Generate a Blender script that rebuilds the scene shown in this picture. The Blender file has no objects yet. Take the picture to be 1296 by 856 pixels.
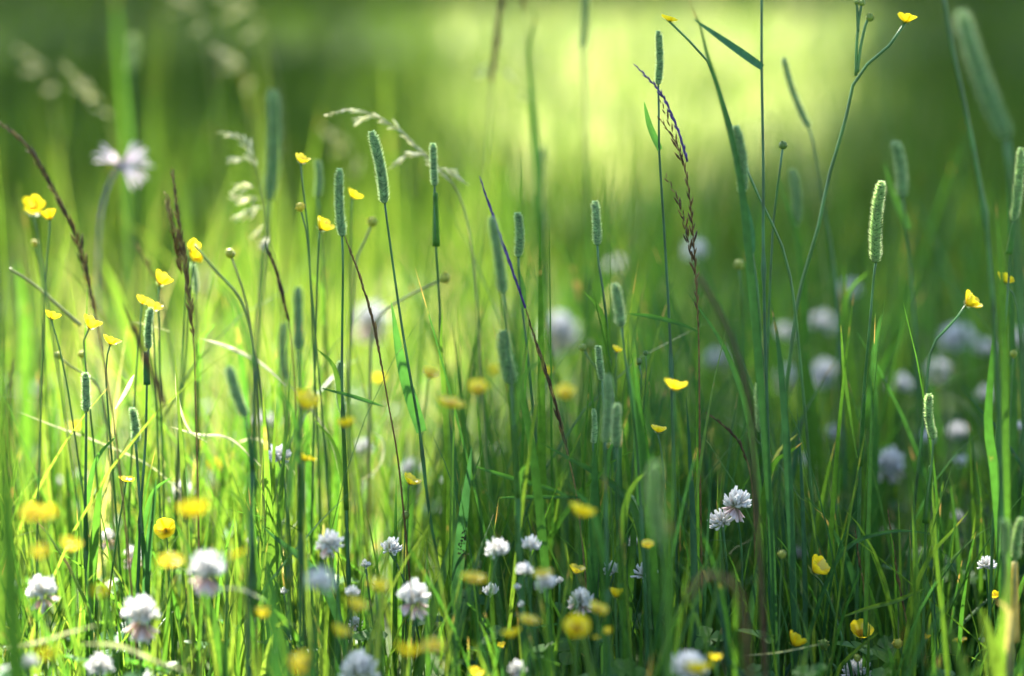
import bpy, math, random
import numpy as np
from mathutils import Vector, Matrix, Quaternion

rng = np.random.default_rng(11)
random.seed(5)
R = math.radians
scene = bpy.context.scene
C = scene.collection

# ------------------------------------------------------------------ camera
CAM_H, PITCH, LENS = 0.55, R(9.32), 85.0
FPX = 1296 * LENS / 36.0                      # focal length in photo pixels
FOCUS = 1.70
cam_d = bpy.data.cameras.new('camera')
cam = bpy.data.objects.new('camera', cam_d); C.objects.link(cam)
cam.location = (0, 0, CAM_H)
cam.rotation_euler = (math.pi / 2 - PITCH, 0, 0)
cam_d.lens = LENS; cam_d.sensor_width = 36.0; cam_d.sensor_fit = 'HORIZONTAL'
cam_d.clip_start = 0.05; cam_d.clip_end = 3000
cam_d.dof.use_dof = True
cam_d.dof.focus_distance = FOCUS
cam_d.dof.aperture_fstop = 2.2
scene.camera = cam

# ------------------------------------------------------------------ sky, sun, exposure
SUN_EL, SUN_AZ = R(50), R(-16)                # behind the meadow, a little to one side
w = bpy.data.worlds.new('World'); scene.world = w; w.use_nodes = True
nt = w.node_tree
bg = nt.nodes['Background']
sky = nt.nodes.new('ShaderNodeTexSky'); sky.sky_type = 'NISHITA'; sky.sun_disc = False
sky.sun_elevation = SUN_EL; sky.sun_rotation = SUN_AZ
nt.links.new(sky.outputs['Color'], bg.inputs['Color'])
bg.inputs['Strength'].default_value = 0.070
SUN = Vector((math.sin(SUN_AZ) * math.cos(SUN_EL), math.cos(SUN_AZ) * math.cos(SUN_EL), math.sin(SUN_EL)))
sl = bpy.data.lights.new('sun', 'SUN'); sl.energy = 5.0; sl.angle = R(0.5); sl.color = (1.0, 0.95, 0.84)
so = bpy.data.objects.new('sun', sl); C.objects.link(so)
so.rotation_euler = SUN.to_track_quat('Z', 'Y').to_euler(); so.location = SUN * 30
vs = scene.view_settings
vs.view_transform = 'Standard'; vs.look = 'None'; vs.gamma = 1.0; vs.use_curve_mapping = False
vs.exposure = 2.92
cy = scene.cycles
cy.use_denoising = True
cy.max_bounces = 7; cy.diffuse_bounces = 4; cy.glossy_bounces = 2; cy.transmission_bounces = 5
cy.transparent_max_bounces = 4
cy.caustics_reflective = False; cy.caustics_refractive = False
cy.sample_clamp_indirect = 6.0
cy.use_adaptive_sampling = True; cy.adaptive_threshold = 0.01

# ------------------------------------------------------------------ helpers
_c, _s = math.cos(PITCH), math.sin(PITCH)
def ray(px, py):
    u = (px - 648) / FPX; v = -(py - 428) / FPX
    # camera forward (0,c,-s), up (0,s,c), right (1,0,0)
    return Vector((u, _c + v * _s, -_s + v * _c))
def at(px, py, d):                             # a point d metres along the optical axis
    return Vector((0, 0, CAM_H)) + ray(px, py) * d
def on_plane(px, py, Y):                       # the same sight line at world depth Y
    r = ray(px, py)
    return Vector((0, 0, CAM_H)) + r * (Y / r.y)
def m_per_px(d): return d / FPX

def linkobj(name, me, parent=None, loc=None):
    o = bpy.data.objects.new(name, me); C.objects.link(o)
    if parent: o.parent = parent
    if loc is not None: o.location = loc
    return o
def thing(name, loc, label, cat, group=None):
    o = bpy.data.objects.new(name, None); C.objects.link(o)
    o.empty_display_size = 0.02
    o.location = loc; o['label'] = label; o['category'] = cat
    if group: o['group'] = group
    o['kind'] = 'thing'
    return o

class MB:
    """collects vertices, faces and two values per vertex: v = tint of the piece, t = place along the piece"""
    def __init__(s): s.V = []; s.F = []; s.a = []; s.t = []
    def add(s, vs, fs, a=0.5, t=None):
        n = len(s.V); s.V.extend(vs); s.F.extend([tuple(i + n for i in f) for f in fs])
        s.a.extend([a] * len(vs)); s.t.extend(t if t is not None else [0.0] * len(vs))
    def mesh(s, name, mat, smooth=True):
        return make_mesh(name, np.array(s.V, dtype=np.float32).reshape(-1, 3), s.F, np.array(s.a), np.array(s.t), mat, smooth)

def make_mesh(name, V, F, a, t, mat, smooth=True):
    me = bpy.data.meshes.new(name)
    if isinstance(F, np.ndarray):              # all quads
        n = len(F)
        me.vertices.add(len(V)); me.vertices.foreach_set('co', np.ascontiguousarray(V, dtype=np.float32).ravel())
        me.loops.add(n * 4); me.loops.foreach_set('vertex_index', F.astype(np.int32).ravel())
        me.polygons.add(n); me.polygons.foreach_set('loop_start', np.arange(0, n * 4, 4, dtype=np.int32))
        me.update(calc_edges=True)
    else:
        me.from_pydata([tuple(map(float, v)) for v in V], [], F); me.update()
    for nm, arr in (('tint', a), ('along', t)):
        at_ = me.attributes.new(nm, 'FLOAT', 'POINT')
        at_.data.foreach_set('value', np.ascontiguousarray(arr, dtype=np.float32))
    me.materials.append(mat)
    if smooth: me.polygons.foreach_set('use_smooth', np.ones(len(me.polygons), dtype=bool))
    me.validate()
    return me

def spline(pts, n):
    """Catmull-Rom through pts, n samples"""
    P = [Vector(p) for p in pts]
    if len(P) == 2: P = [P[0], (P[0] + P[1]) / 2, P[1]]
    Q = [P[0] * 2 - P[1]] + P + [P[-1] * 2 - P[-2]]
    L = [0.0]
    for i in range(1, len(P)): L.append(L[-1] + (P[i] - P[i - 1]).length)
    out = []
    for k in range(n):
        s_ = L[-1] * k / (n - 1); i = 0
        while i < len(P) - 2 and s_ > L[i + 1]: i += 1
        u = (s_ - L[i]) / max(1e-9, L[i + 1] - L[i])
        a, b, c, d = Q[i:i + 4]
        out.append(0.5 * ((2 * b) + (c - a) * u + (2 * a - 5 * b + 4 * c - d) * u * u + (3 * b - a - 3 * c + d) * u ** 3))
    return out
def frame(tan, ref=None):
    tan = tan.normalized()
    ref = Vector((0, -1, 0.1)) if ref is None else ref
    x = tan.cross(ref)
    if x.length < 1e-4: x = tan.cross(Vector((1, 0, 0)))
    x.normalize(); y = x.cross(tan).normalized()
    return x, y
def tube(mb, pts, r0, r1, n=14, sides=6, a=0.5, bumps=()):
    """a tapering stalk; bumps = fractions of its length that carry a swollen node"""
    S = spline(pts, n); vs_ = []; fs = []; ts = []
    for i, p in enumerate(S):
        tan = S[min(i + 1, n - 1)] - S[max(i - 1, 0)]
        x, y = frame(tan); f = i / (n - 1); r = r0 + (r1 - r0) * f
        for b in bumps:
            r *= 1 + 0.95 * math.exp(-((f - b) * n / 0.55) ** 2)
        for k in range(sides):
            q = 2 * math.pi * k / sides
            vs_.append(p + x * (r * math.cos(q)) + y * (r * math.sin(q))); ts.append(f)
    for i in range(n - 1):
        for k in range(sides):
            k2 = (k + 1) % sides
            fs.append((i * sides + k, i * sides + k2, (i + 1) * sides + k2, (i + 1) * sides + k))
    fs.append(tuple(range(sides - 1, -1, -1))); fs.append(tuple((n - 1) * sides + k for k in range(sides)))
    mb.add(vs_, fs, a, ts)
def blade(mb, pts, wid, n=12, a=0.5, face=None, fold=0.28, base=0.55, peak=0.35, twist=0.0):
    """a grass leaf from base to tip: two halves folded on the mid-rib"""
    S = spline(pts, n); vs_ = []; fs = []; ts = []
    for i, p in enumerate(S):
        f = i / (n - 1)
        tan = S[min(i + 1, n - 1)] - S[max(i - 1, 0)]
        x, y = frame(tan, face)
        if twist:
            q = Quaternion(tan.normalized(), twist * f); x = q @ x; y = q @ y
        if f < peak: wv = base + (1 - base) * math.sin(f / peak * math.pi / 2)
        else: wv = math.cos((f - peak) / (1 - peak) * math.pi / 2) ** 0.75
        wv = max(wv, 0.03) * wid / 2
        vs_ += [p - x * wv + y * wv * fold, p - y * wv * fold * 0.6, p + x * wv + y * wv * fold]; ts += [f] * 3
    for i in range(n - 1):
        j = i * 3
        fs += [(j, j + 1, j + 4, j + 3), (j + 1, j + 2, j + 5, j + 4)]
    mb.add(vs_, fs, a, ts)

# ------------------------------------------------------------------ materials
def ramp(nt, stops, src):
    r = nt.nodes.new('ShaderNodeValToRGB'); el = r.color_ramp.elements
    while len(el) < len(stops): el.new(0.5)
    for e, (p, c) in zip(el, stops): e.position = p; e.color = (*c, 1)
    nt.links.new(src, r.inputs['Fac']); return r.outputs['Color']
def attr(nt, name):
    n = nt.nodes.new('ShaderNodeAttribute'); n.attribute_name = name; return n.outputs['Fac']
def plant_mat(name, stops, tstops=None, trans=0.4, rough=0.45, spec=0.4, by='tint', noise=0.12, scale=160, coat=0.0, sat=(1.42, 1.23, 0.58), sheen=0.0, tips=False):
    """leaf-like surface: reflects its own colour, lets a yellower share of the light through"""
    m = bpy.data.materials.new(name); m.use_nodes = True; nt = m.node_tree
    p = nt.nodes['Principled BSDF']; out = nt.nodes['Material Output']
    col = ramp(nt, stops, attr(nt, by))
    tc = nt.nodes.new('ShaderNodeTexCoord'); nz = nt.nodes.new('ShaderNodeTexNoise')
    nz.inputs['Scale'].default_value = scale; nz.inputs['Detail'].default_value = 3
    nt.links.new(tc.outputs['Object'], nz.inputs['Vector'])
    mr = nt.nodes.new('ShaderNodeMapRange'); mr.inputs['To Min'].default_value = 1 - noise * 2; mr.inputs['To Max'].default_value = 1 + noise * 2
    mr.inputs['From Min'].default_value = 0.25; mr.inputs['From Max'].default_value = 0.75
    nt.links.new(nz.outputs['Fac'], mr.inputs['Value'])
    mx = nt.nodes.new('ShaderNodeMix'); mx.data_type = 'RGBA'; mx.blend_type = 'MULTIPLY'; mx.inputs['Factor'].default_value = 1
    nt.links.new(col, mx.inputs['A']); nt.links.new(mr.outputs['Result'], mx.inputs['B'])
    cc = mx.outputs['Result']
    if tips:                                   # withered ends and a few brown blotches
        n2 = nt.nodes.new('ShaderNodeTexNoise'); n2.inputs['Scale'].default_value = 38; n2.inputs['Detail'].default_value = 4
        nt.links.new(tc.outputs['Object'], n2.inputs['Vector'])
        ad = nt.nodes.new('ShaderNodeMath'); ad.operation = 'MULTIPLY_ADD'; nt.links.new(attr(nt, 'along'), ad.inputs[0]); ad.inputs[1].default_value = .34; nt.links.new(n2.outputs['Fac'], ad.inputs[2])
        m2 = nt.nodes.new('ShaderNodeMapRange'); m2.interpolation_type = 'SMOOTHSTEP'; m2.inputs['From Min'].default_value = .88; m2.inputs['From Max'].default_value = 1.0
        nt.links.new(ad.outputs[0], m2.inputs['Value'])
        x2 = nt.nodes.new('ShaderNodeMix'); x2.data_type = 'RGBA'; nt.links.new(m2.outputs['Result'], x2.inputs['Factor'])
        nt.links.new(cc, x2.inputs['A']); x2.inputs['B'].default_value = (.26, .19, .08, 1); cc = x2.outputs['Result']
    nt.links.new(cc, p.inputs['Base Color'])
    p.inputs['Roughness'].default_value = rough; p.inputs['Specular IOR Level'].default_value = spec
    p.inputs['Coat Weight'].default_value = coat; p.inputs['Coat Roughness'].default_value = 0.25
    if sheen: p.inputs['Sheen Weight'].default_value = sheen
    if trans > 0:
        tl = nt.nodes.new('ShaderNodeBsdfTranslucent')
        tm = nt.nodes.new('ShaderNodeMix'); tm.data_type = 'RGBA'; tm.blend_type = 'MULTIPLY'; tm.inputs['Factor'].default_value = 1
        nt.links.new(cc, tm.inputs['A']); tm.inputs['B'].default_value = (*[v * 1.5 for v in sat], 1)
        nt.links.new(tm.outputs['Result'], tl.inputs['Color'])
        ms = nt.nodes.new('ShaderNodeMixShader'); ms.inputs['Fac'].default_value = trans
        nt.links.new(p.outputs['BSDF'], ms.inputs[1]); nt.links.new(tl.outputs['BSDF'], ms.inputs[2])
        nt.links.new(ms.outputs['Shader'], out.inputs['Surface'])
    return m

M = {}
M['grass'] = plant_mat('grass_blades', [(0.0, (.018, .068, .034)), (0.3, (.027, .098, .018)), (0.65, (.048, .125, .018)), (0.9, (.090, .165, .026)), (0.955, (.14, .19, .05)), (0.97, (.34, .33, .20)), (1.0, (.46, .44, .32))], trans=0.55, rough=0.40, spec=0.28, tips=True)
M['lawn'] = plant_mat('far_grass_blades', [(0.0, (.024, .066, .008)), (0.5, (.050, .098, .010)), (0.85, (.14, .205, .065)), (1.0, (.34, .38, .25))], trans=0.55, rough=0.6, spec=0.12, sat=(1.36, 1.24, 0.66))
M['stem'] = plant_mat('stem_green', [(0.0, (.030, .10, .055)), (0.4, (.045, .14, .035)), (0.8, (.10, .19, .04)), (1.0, (.30, .30, .12))], trans=0.22, rough=0.4, spec=0.5, noise=0.28, scale=45)
M['leaf'] = plant_mat('leaf_green', [(0.0, (.025, .10, .07)), (0.4, (.042, .145, .028)), (0.8, (.10, .21, .03)), (1.0, (.36, .33, .17))], trans=0.5, rough=0.48, spec=0.28)
M['timothy'] = plant_mat('timothy_spikelets', [(0.0, (.07, .18, .07)), (0.45, (.22, .38, .18)), (0.8, (.48, .61, .38)), (1.0, (.80, .83, .64))], trans=0.42, rough=0.6, by='along', noise=0.2, scale=300, sat=(.88, .9, .62))
M['timothy_pale'] = plant_mat('timothy_pale_spikelets', [(0.0, (.10, .21, .06)), (0.45, (.28, .45, .18)), (0.8, (.55, .66, .36)), (1.0, (.82, .84, .62))], trans=0.45, rough=0.6, by='along', noise=0.2, scale=300, sat=(.88, .9, .6))
M['brown'] = plant_mat('brown_spikelets', [(0.0, (.030, .016, .010)), (0.4, (.070, .036, .014)), (0.7, (.15, .085, .025)), (1.0, (.24, .19, .06))], trans=0.25, rough=0.6, noise=0.3, scale=260, sat=(1.2, 1.0, .6))
M['purple'] = plant_mat('purple_spikelets', [(0.0, (.05, .024, .15)), (0.5, (.09, .05, .24)), (1.0, (.15, .09, .26))], trans=0.25, rough=0.55, noise=0.3, scale=260, sat=(1.1, .8, 1.1))
M['pale'] = plant_mat('pale_spikelets', [(0.0, (.30, .33, .16)), (0.5, (.56, .56, .38)), (1.0, (.76, .73, .60))], trans=0.4, rough=0.55, noise=0.15, sat=(1, 1, .8))
M['petal'] = plant_mat('buttercup_petal', [(0.0, (.66, .44, .006)), (0.35, (.84, .62, .012)), (1.0, (.90, .72, .035))], trans=0.42, rough=0.22, spec=0.6, by='along', noise=0.10, scale=420, coat=0.6, sat=(.70, .72, .5))
M['stamen'] = plant_mat('buttercup_stamens', [(0.0, (.35, .28, .02)), (1.0, (.80, .42, .01))], trans=0.15, rough=0.5, by='along', noise=0.1)
M['bud'] = plant_mat('green_bud', [(0.0, (.07, .15, .03)), (0.6, (.19, .26, .04)), (1.0, (.5, .42, .03))], trans=0.2, rough=0.5, noise=0.15)
M['floret'] = plant_mat('clover_floret', [(0.0, (.20, .28, .08)), (0.25, (.50, .50, .36)), (0.5, (.76, .72, .68)), (1.0, (.86, .84, .81))], trans=0.3, rough=0.5, spec=0.3, by='along', noise=0.08, sat=(.66, .66, .66))
M['pink'] = plant_mat('clover_withered_floret', [(0.0, (.16, .15, .06)), (0.35, (.50, .33, .30)), (0.8, (.76, .60, .58)), (1.0, (.80, .70, .66))], trans=0.4, rough=0.55, by='along', noise=0.15, sat=(.68, .62, .6))
M['straw'] = plant_mat('dry_straw', [(0.0, (.20, .24, .09)), (0.5, (.34, .36, .20)), (1.0, (.58, .56, .44))], trans=0.4, rough=0.5, noise=0.35, scale=90, sat=(.85, .85, .55))
M['white'] = plant_mat('white_petal', [(0.0, (.50, .38, .46)), (1.0, (.74, .67, .70))], trans=0.35, rough=0.5, by='along', noise=0.05, sat=(.66, .64, .66))
M['bark'] = plant_mat('tree_bark', [(0.0, (.07, .05, .035)), (1.0, (.12, .09, .06))], trans=0, rough=0.9, noise=0.35, scale=9)
M['canopy'] = plant_mat('tree_leaves', [(0.0, (.04, .09, .02)), (1.0, (.08, .14, .03))], trans=0.22, rough=0.5, noise=0.1)

def ground_mat():
    m = bpy.data.materials.new('meadow_soil'); m.use_nodes = True; nt = m.node_tree; p = nt.nodes['Principled BSDF']
    tc = nt.nodes.new('ShaderNodeTexCoord')
    nz = nt.nodes.new('ShaderNodeTexNoise'); nz.inputs['Scale'].default_value = 3.0; nz.inputs['Detail'].default_value = 12; nz.inputs['Roughness'].default_value = .7
    nt.links.new(tc.outputs['Object'], nz.inputs['Vector'])
    c = ramp(nt, [(.3, (.028, .036, .012)), (.5, (.045, .085, .016)), (.7, (.07, .12, .024))], nz.outputs['Fac'])
    nt.links.new(c, p.inputs['Base Color']); p.inputs['Roughness'].default_value = .95
    b = nt.nodes.new('ShaderNodeBump'); b.inputs['Strength'].default_value = .6; b.inputs['Distance'].default_value = .02
    n2 = nt.nodes.new('ShaderNodeTexNoise'); n2.inputs['Scale'].default_value = 60; n2.inputs['Detail'].default_value = 6
    nt.links.new(tc.outputs['Object'], n2.inputs['Vector']); nt.links.new(n2.outputs['Fac'], b.inputs['Height']); nt.links.new(b.outputs['Normal'], p.inputs['Normal'])
    return m

# ------------------------------------------------------------------ ground
def sheet(name, size, z, mat):
    me = bpy.data.meshes.new(name); me.from_pydata([(-size, -size, z), (size, -size, z), (size, size, z), (-size, size, z)], [], [(0, 1, 2, 3)])
    me.materials.append(mat); o = linkobj(name, me); return o
g = sheet('ground', 900, 0, ground_mat()); g['kind'] = 'structure'

# ------------------------------------------------------------------ grass, as masses nobody could count
CLEAR = []                                      # (picture x, picture y, depth, radius) of what stands in the grass
def smooth(e0, e1, x):
    t_ = np.clip((x - e0) / (e1 - e0), 0, 1); return t_ * t_ * (3 - 2 * t_)
def grass_mass(base, length, width, az, th0, bend, tint, seg, fold, mat, name, face_jit=0.6, peak=0.3):
    n = len(length); f = np.linspace(0, 1, seg + 1)
    th = th0[:, None] + bend[:, None] * f[None, :] ** 1.6
    dl = (length / seg)[:, None]
    hor = np.concatenate([np.zeros((n, 1)), np.cumsum(np.sin(th[:, :-1]) * dl, 1)], 1)
    ver = np.concatenate([np.zeros((n, 1)), np.cumsum(np.cos(th[:, :-1]) * dl, 1)], 1)
    ver = np.maximum(ver, 0.004)
    P = np.stack([base[:, 0:1] + hor * np.cos(az)[:, None], base[:, 1:2] + hor * np.sin(az)[:, None], base[:, 2:3] + ver], 2)
    if CLEAR:                                  # the blades leave the flowers and heads free
        dx, dy, dz = P[:, :, 0], P[:, :, 1], P[:, :, 2] - CAM_H
        dep = dy * _c - dz * _s; px = 648 + FPX * dx / dep; py = 428 - FPX * (dy * _s + dz * _c) / dep
        bad = np.zeros(n, bool)
        for cx, cy_, yy, rad in CLEAR:
            bad |= ((dy < yy + .01) & (np.abs(px - cx) < rad) & (np.abs(py - cy_) < rad)).any(1)
        k = ~bad | (rng.random(n) < .12)
        P, th, width, az, tint, n = P[k], th[k], width[k], az[k], tint[k], int(k.sum())
    fa = az + np.pi / 2 + rng.normal(0, face_jit, n)
    tw = rng.normal(0, 0.5, n)
    ang = fa[:, None] + tw[:, None] * f[None, :]
    W = np.stack([np.cos(ang), np.sin(ang), np.zeros_like(ang)], 2)
    prof = np.where(f < peak, 0.6 + 0.4 * np.sin(f / peak * np.pi / 2), np.cos(np.clip((f - peak) / (1 - peak), 0, 1) * np.pi / 2) ** 0.75)
    prof = np.maximum(prof, 0.04)
    wv = (width[:, None] * prof[None, :] / 2)[:, :, None]
    if fold:
        N = np.stack([-np.sin(ang), np.cos(ang), np.zeros_like(ang)], 2)
        V = np.stack([P - W * wv, P + N * wv * 0.45, P + W * wv], 2); k = 3
    else:
        V = np.stack([P - W * wv, P + W * wv], 2); k = 2
    V = V.reshape(-1, 3)
    st = (seg + 1) * k
    q = []
    for i in range(seg):
        for j in range(k - 1):
            q.append((i * k + j, i * k + j + 1, (i + 1) * k + j + 1, (i + 1) * k + j))
    F = (np.array(q)[None] + (np.arange(n) * st)[:, None, None]).reshape(-1, 4)
    a = np.repeat(tint, st); t_ = np.tile(np.repeat(f, k), n)
    me = make_mesh(name, V, F, a, t_, mat, smooth=False)
    o = linkobj(name, me); o['kind'] = 'stuff'; return o
def wedge(n, y0, y1, power=1.0, margin=0.25, k=0.235):
    y = y0 + (y1 - y0) * rng.random(n) ** power
    x = (rng.random(n) * 2 - 1) * (k * y + margin)
    return x, y
def clumped(x, y, scale, keep):
    """thins a scatter into tufts"""
    v = np.sin(x * 7.3 * scale + 1.7 * np.sin(y * 5.1 * scale)) * np.sin(y * 6.1 * scale + 2.1 * np.sin(x * 4.3 * scale + 1))
    return rng.random(len(x)) < keep + (1 - keep) * smooth(-0.35, 0.5, v)

def far_grass():
    B, L, Wd, A, T, Bd, Ti = [], [], [], [], [], [], []
    for n, y0, y1, lo, hi, w0, w1 in ((9000, 3.3, 5.5, .08, .27, .003, .006), (16000, 5.2, 10, .07, .20, .005, .009), (16000, 9.5, 30, .08, .20, .010, .02), (14000, 29, 75, .10, .25, .03, .06)):
        x, y = wedge(n, y0, y1, 1.0, 0.5, 0.25)
        k = clumped(x, y, .8, .6); x, y = x[k], y[k]; m = len(x)
        B.append(np.stack([x, y, np.zeros(m)], 1)); L.append(lo + (hi - lo) * rng.random(m) ** 1.6); Wd.append(w0 + (w1 - w0) * rng.random(m))
        A.append(rng.random(m) * 2 * np.pi); T.append(np.abs(rng.normal(0, .2, m))); Bd.append(np.abs(rng.normal(0, .6, m)))
        dry = smooth(0.5, .9, np.exp(-(((x - .066 * y) / (.16 * y)) ** 2))) * smooth(3.8, 5, y)  # mask of the sunlit clearing; its brightness is put into the blade tint
        Ti.append(np.clip(rng.random(m) * .65 + dry * (.15 + .55 * rng.random(m)), 0, 1))
    return grass_mass(np.concatenate(B), np.concatenate(L), np.concatenate(Wd), np.concatenate(A), np.concatenate(T), np.concatenate(Bd), np.concatenate(Ti), 4, False, M['lawn'], 'distant_grass')
far_grass()['label'] = 'softly blurred grass far behind the flowers'

# ------------------------------------------------------------------ trees outside the picture whose crowns dapple the meadow
def bump(x, y, cx, cy, rx, ry, soft=0.35):
    d = np.sqrt(((x - cx) / rx) ** 2 + ((y - cy) / ry) ** 2)
    return 1 - smooth(1 - soft, 1 + soft, d)
def sunlit(x, y):
    """how open the crowns are over each spot of ground, followed up along the sun's direction"""
    L = bump(x, y, -.30, 1.85, .26, .5, .4)             # sunny gap over the flowers
    L = np.maximum(L, bump(x, y, -.36, 1.45, .27, .30, .4))
    L = np.maximum(L, bump(x, y, -.22, 2.85, .38, .62, .3))  # open short grass just behind them
    L = np.maximum(L, .7 * bump(x, y, .03, 2.75, .14, .4, .5))
    L = np.maximum(L, .8 * bump(x, y, -.01, 1.40, .075, .085, .4))
    L = np.maximum(L, bump(x, y, -.005, 1.51, .06, .04, .4))
    L = np.maximum(L, .9 * bump(x, y, .364, .93, .05, .12, .4))   # small holes that catch single heads
    L = np.maximum(L, .9 * bump(x, y, .352, 1.46, .055, .15, .4))
    L = np.maximum(L, .6 * bump(x, y, .19, 1.58, .04, .06, .4))
    v = (x / y - .066) / .098                                # the bright clearing behind
    L = np.maximum(L, (.88 + .06 * (v > -.6) + .05 * np.sin(y * 3.1 + 9 * v)) * (1 - np.where(v > 0, smooth(.65, 1.15, v + .06 * np.sin(y * 2.3)), smooth(.9, 2.0, -v + .14 * np.sin(y * 1.9)))) * smooth(3.4, 5.4, y + .5 * np.sin(x * 7)) * (1 - smooth(14, 22, y)))
    for cx, cy_, rx, ry, k_ in ((-.73, 5.4, .30, .8, .75), (-.80, 4.0, .2, .4, .65), (-.35, 9, .35, 1.5, .8), (-.60, 7.6, .30, .9, .65), (-1.9, 10.2, .6, 1.5, .7), (-1.2, 14, .5, 2.5, .6), (-.10, 3.7, .22, .6, .75)):
        L = np.maximum(L, k_ * bump(x, y, cx, cy_, rx, ry, .6))
    n_ = np.sin(x * 9.1 + 2 * np.sin(y * 2.3)) * np.sin(y * 3.7 + 1.5 * np.sin(x * 5.3 + 1))
    L = np.maximum(L, .55 * smooth(.62, .95, n_) * (x < .1 * y))
    L = np.maximum(L, .16 * ((x < .05 * y) & (y > 3)) + .13 * (y < 3))
    L = np.maximum(L, .5 * smooth(.55, .9, np.sin(x * 23 + 3 * np.sin(y * 9)) * np.sin(y * 17 + 2 * np.sin(x * 11))) * (y < 3.4) * (x > .05))
    L = np.maximum(L, bump(x, y, .08, 2.38, .05, .06, .5))
    L = np.maximum(L, .3 * bump(x, y, .5, 2.25, .35, .3, .6))
    return L
TREES = [(4.6, 9.0), (-5.5, 10.5), (8.5, 20.0), (-9.0, 22.0), (9.5, 31.0)]
def shade_trees():
    xs, ys, sz = [], [], []
    for n, y0, y1, k, m, s0, s1 in ((21000, .2, 4.2, .30, .8, .06, .11), (62000, 4.0, 12, .30, .8, .13, .22), (80000, 11.5, 55, .28, 1, .32, .5)):
        y = y1 * np.sqrt(rng.random(n) * (1 - (y0 / y1) ** 2) + (y0 / y1) ** 2) if y0 > 1 else y0 + (y1 - y0) * rng.random(n)
        x = (rng.random(n) * 2 - 1) * (k * y + m)
        keep = rng.random(n) > sunlit(x, y) ** .6
        xs.append(x[keep]); ys.append(y[keep]); sz.append((s0 + (s1 - s0) * rng.random(n))[keep])
    x, y, s_ = map(np.concatenate, (xs, ys, sz)); n = len(x)
    h = 4.6 + 1.8 * rng.random(n)
    P = np.stack([x + SUN.x / SUN.z * h, y + SUN.y / SUN.z * h, h], 1)
    d2 = np.stack([(P[:, 0] - tx) ** 2 + (P[:, 1] - ty) ** 2 for tx, ty in TREES], 1); who = d2.argmin(1)
    looks = ['leafy tree at the edge of the clearing whose low crown shades the stems', 'broad tree on the flower side with light gaps in its crown', 'tall tree beyond the clearing with a dense dark crown', 'tree deep behind the yellow flowers with a loose crown', 'last tree behind the sunny clearing']
    for i, (tx, ty) in enumerate(TREES):
        t = thing('broadleaf_tree', (tx, ty, 0), looks[i], 'tree', 'trees shading the meadow')
        p = P[who == i] - np.array([tx, ty, 0]); sw = s_[who == i]; m = len(p)
        if not m: continue
        A_ = rng.normal(size=(m, 3)); A_ /= np.linalg.norm(A_, axis=1)[:, None]
        B_ = np.cross(A_, rng.normal(size=(m, 3))); B_ /= np.linalg.norm(B_, axis=1)[:, None]
        sw = sw[:, None]
        V = np.stack([p - A_ * sw * .6, p + B_ * sw * .36 - A_ * sw * .05, p + A_ * sw * .6, p - B_ * sw * .36 - A_ * sw * .05], 1).reshape(-1, 3)
        F = np.arange(m * 4).reshape(-1, 4)
        linkobj('crown', make_mesh('crown', V, F, np.repeat(rng.random(m), 4), np.zeros(m * 4), M['canopy'], False), t)
        mb = MB()
        tube(mb, [Vector((0, 0, -.1)), Vector((.05, .03, 1.6)), Vector((-.03, .06, 3.4)), Vector((.02, 0, 5.6))], .24, .07, n=16, sides=12, a=.4)
        for k in range(9):
            q = p[rng.integers(m)]; e = Vector((float(q[0]), float(q[1]), float(q[2])))
            b0 = Vector((0, 0, 2.6 + 2.4 * random.random()))
            tube(mb, [b0, b0.lerp(e, .5) + Vector((0, 0, .35)), e], .07, .012, n=9, sides=6, a=.5)
        linkobj('trunk', mb.mesh('trunk', M['bark']), t)
shade_trees()

# ------------------------------------------------------------------ plant builders
def ground_end(pts, lean=0.25):
    """carries a stalk on from its last seen points down to the soil"""
    a, b = pts[-2], pts[-1]
    d = b - a; dz = max(1e-4, -d.z)
    sx = max(-lean, min(lean, d.x / dz)) * .6
    e = Vector((b.x + sx * b.z, b.y + random.uniform(-.012, .012), 0))
    mid = b.lerp(e, .5) + Vector((sx * b.z * .12, 0, 0))
    return [mid, e] if b.z > .05 else [e]
def stalk_points(head, pix, Y):
    pts = [head] + [on_plane(x, y, Y + random.uniform(-.004, .004)) for x, y in pix]
    if len(pts) == 1: pts.append(head + Vector((random.uniform(-.012, .012), random.uniform(-.006, .006), -min(.06, head.z * .4))))
    if pts[-1].z > .004: pts += ground_end(pts)
    return pts
def rel(pts, o): return [p - o for p in pts]
def add_leaf(root, o, Y, d, base, tip, wpx, tint, bow=0, name='leaf', zoff=None):
    b = on_plane(*base, Y - .002); t = on_plane(*tip, Y + (random.uniform(-.02, .02) if zoff is None else zoff))
    m = (b + t) / 2 + Vector((bow * m_per_px(d), 0, 0))
    mb = MB(); blade(mb, rel([b, m, t], o), wpx * m_per_px(d), n=14, a=tint, face=Vector((.35, -1, .1)), base=.8, peak=.2, fold=.3, twist=random.uniform(-.4, .4))
    linkobj(name, mb.mesh(name, M['leaf']), root)
def add_sheath(root, o, Y, d, p0, p1, wpx, tint):
    a, b = on_plane(*p0, Y), on_plane(*p1, Y); mb = MB()
    tube(mb, rel([a, a.lerp(b, .5), b], o), wpx * .5 * m_per_px(d), wpx * .28 * m_per_px(d), n=10, sides=8, a=tint)
    linkobj('leaf_sheath', mb.mesh('leaf_sheath', M['leaf']), root)

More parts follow.
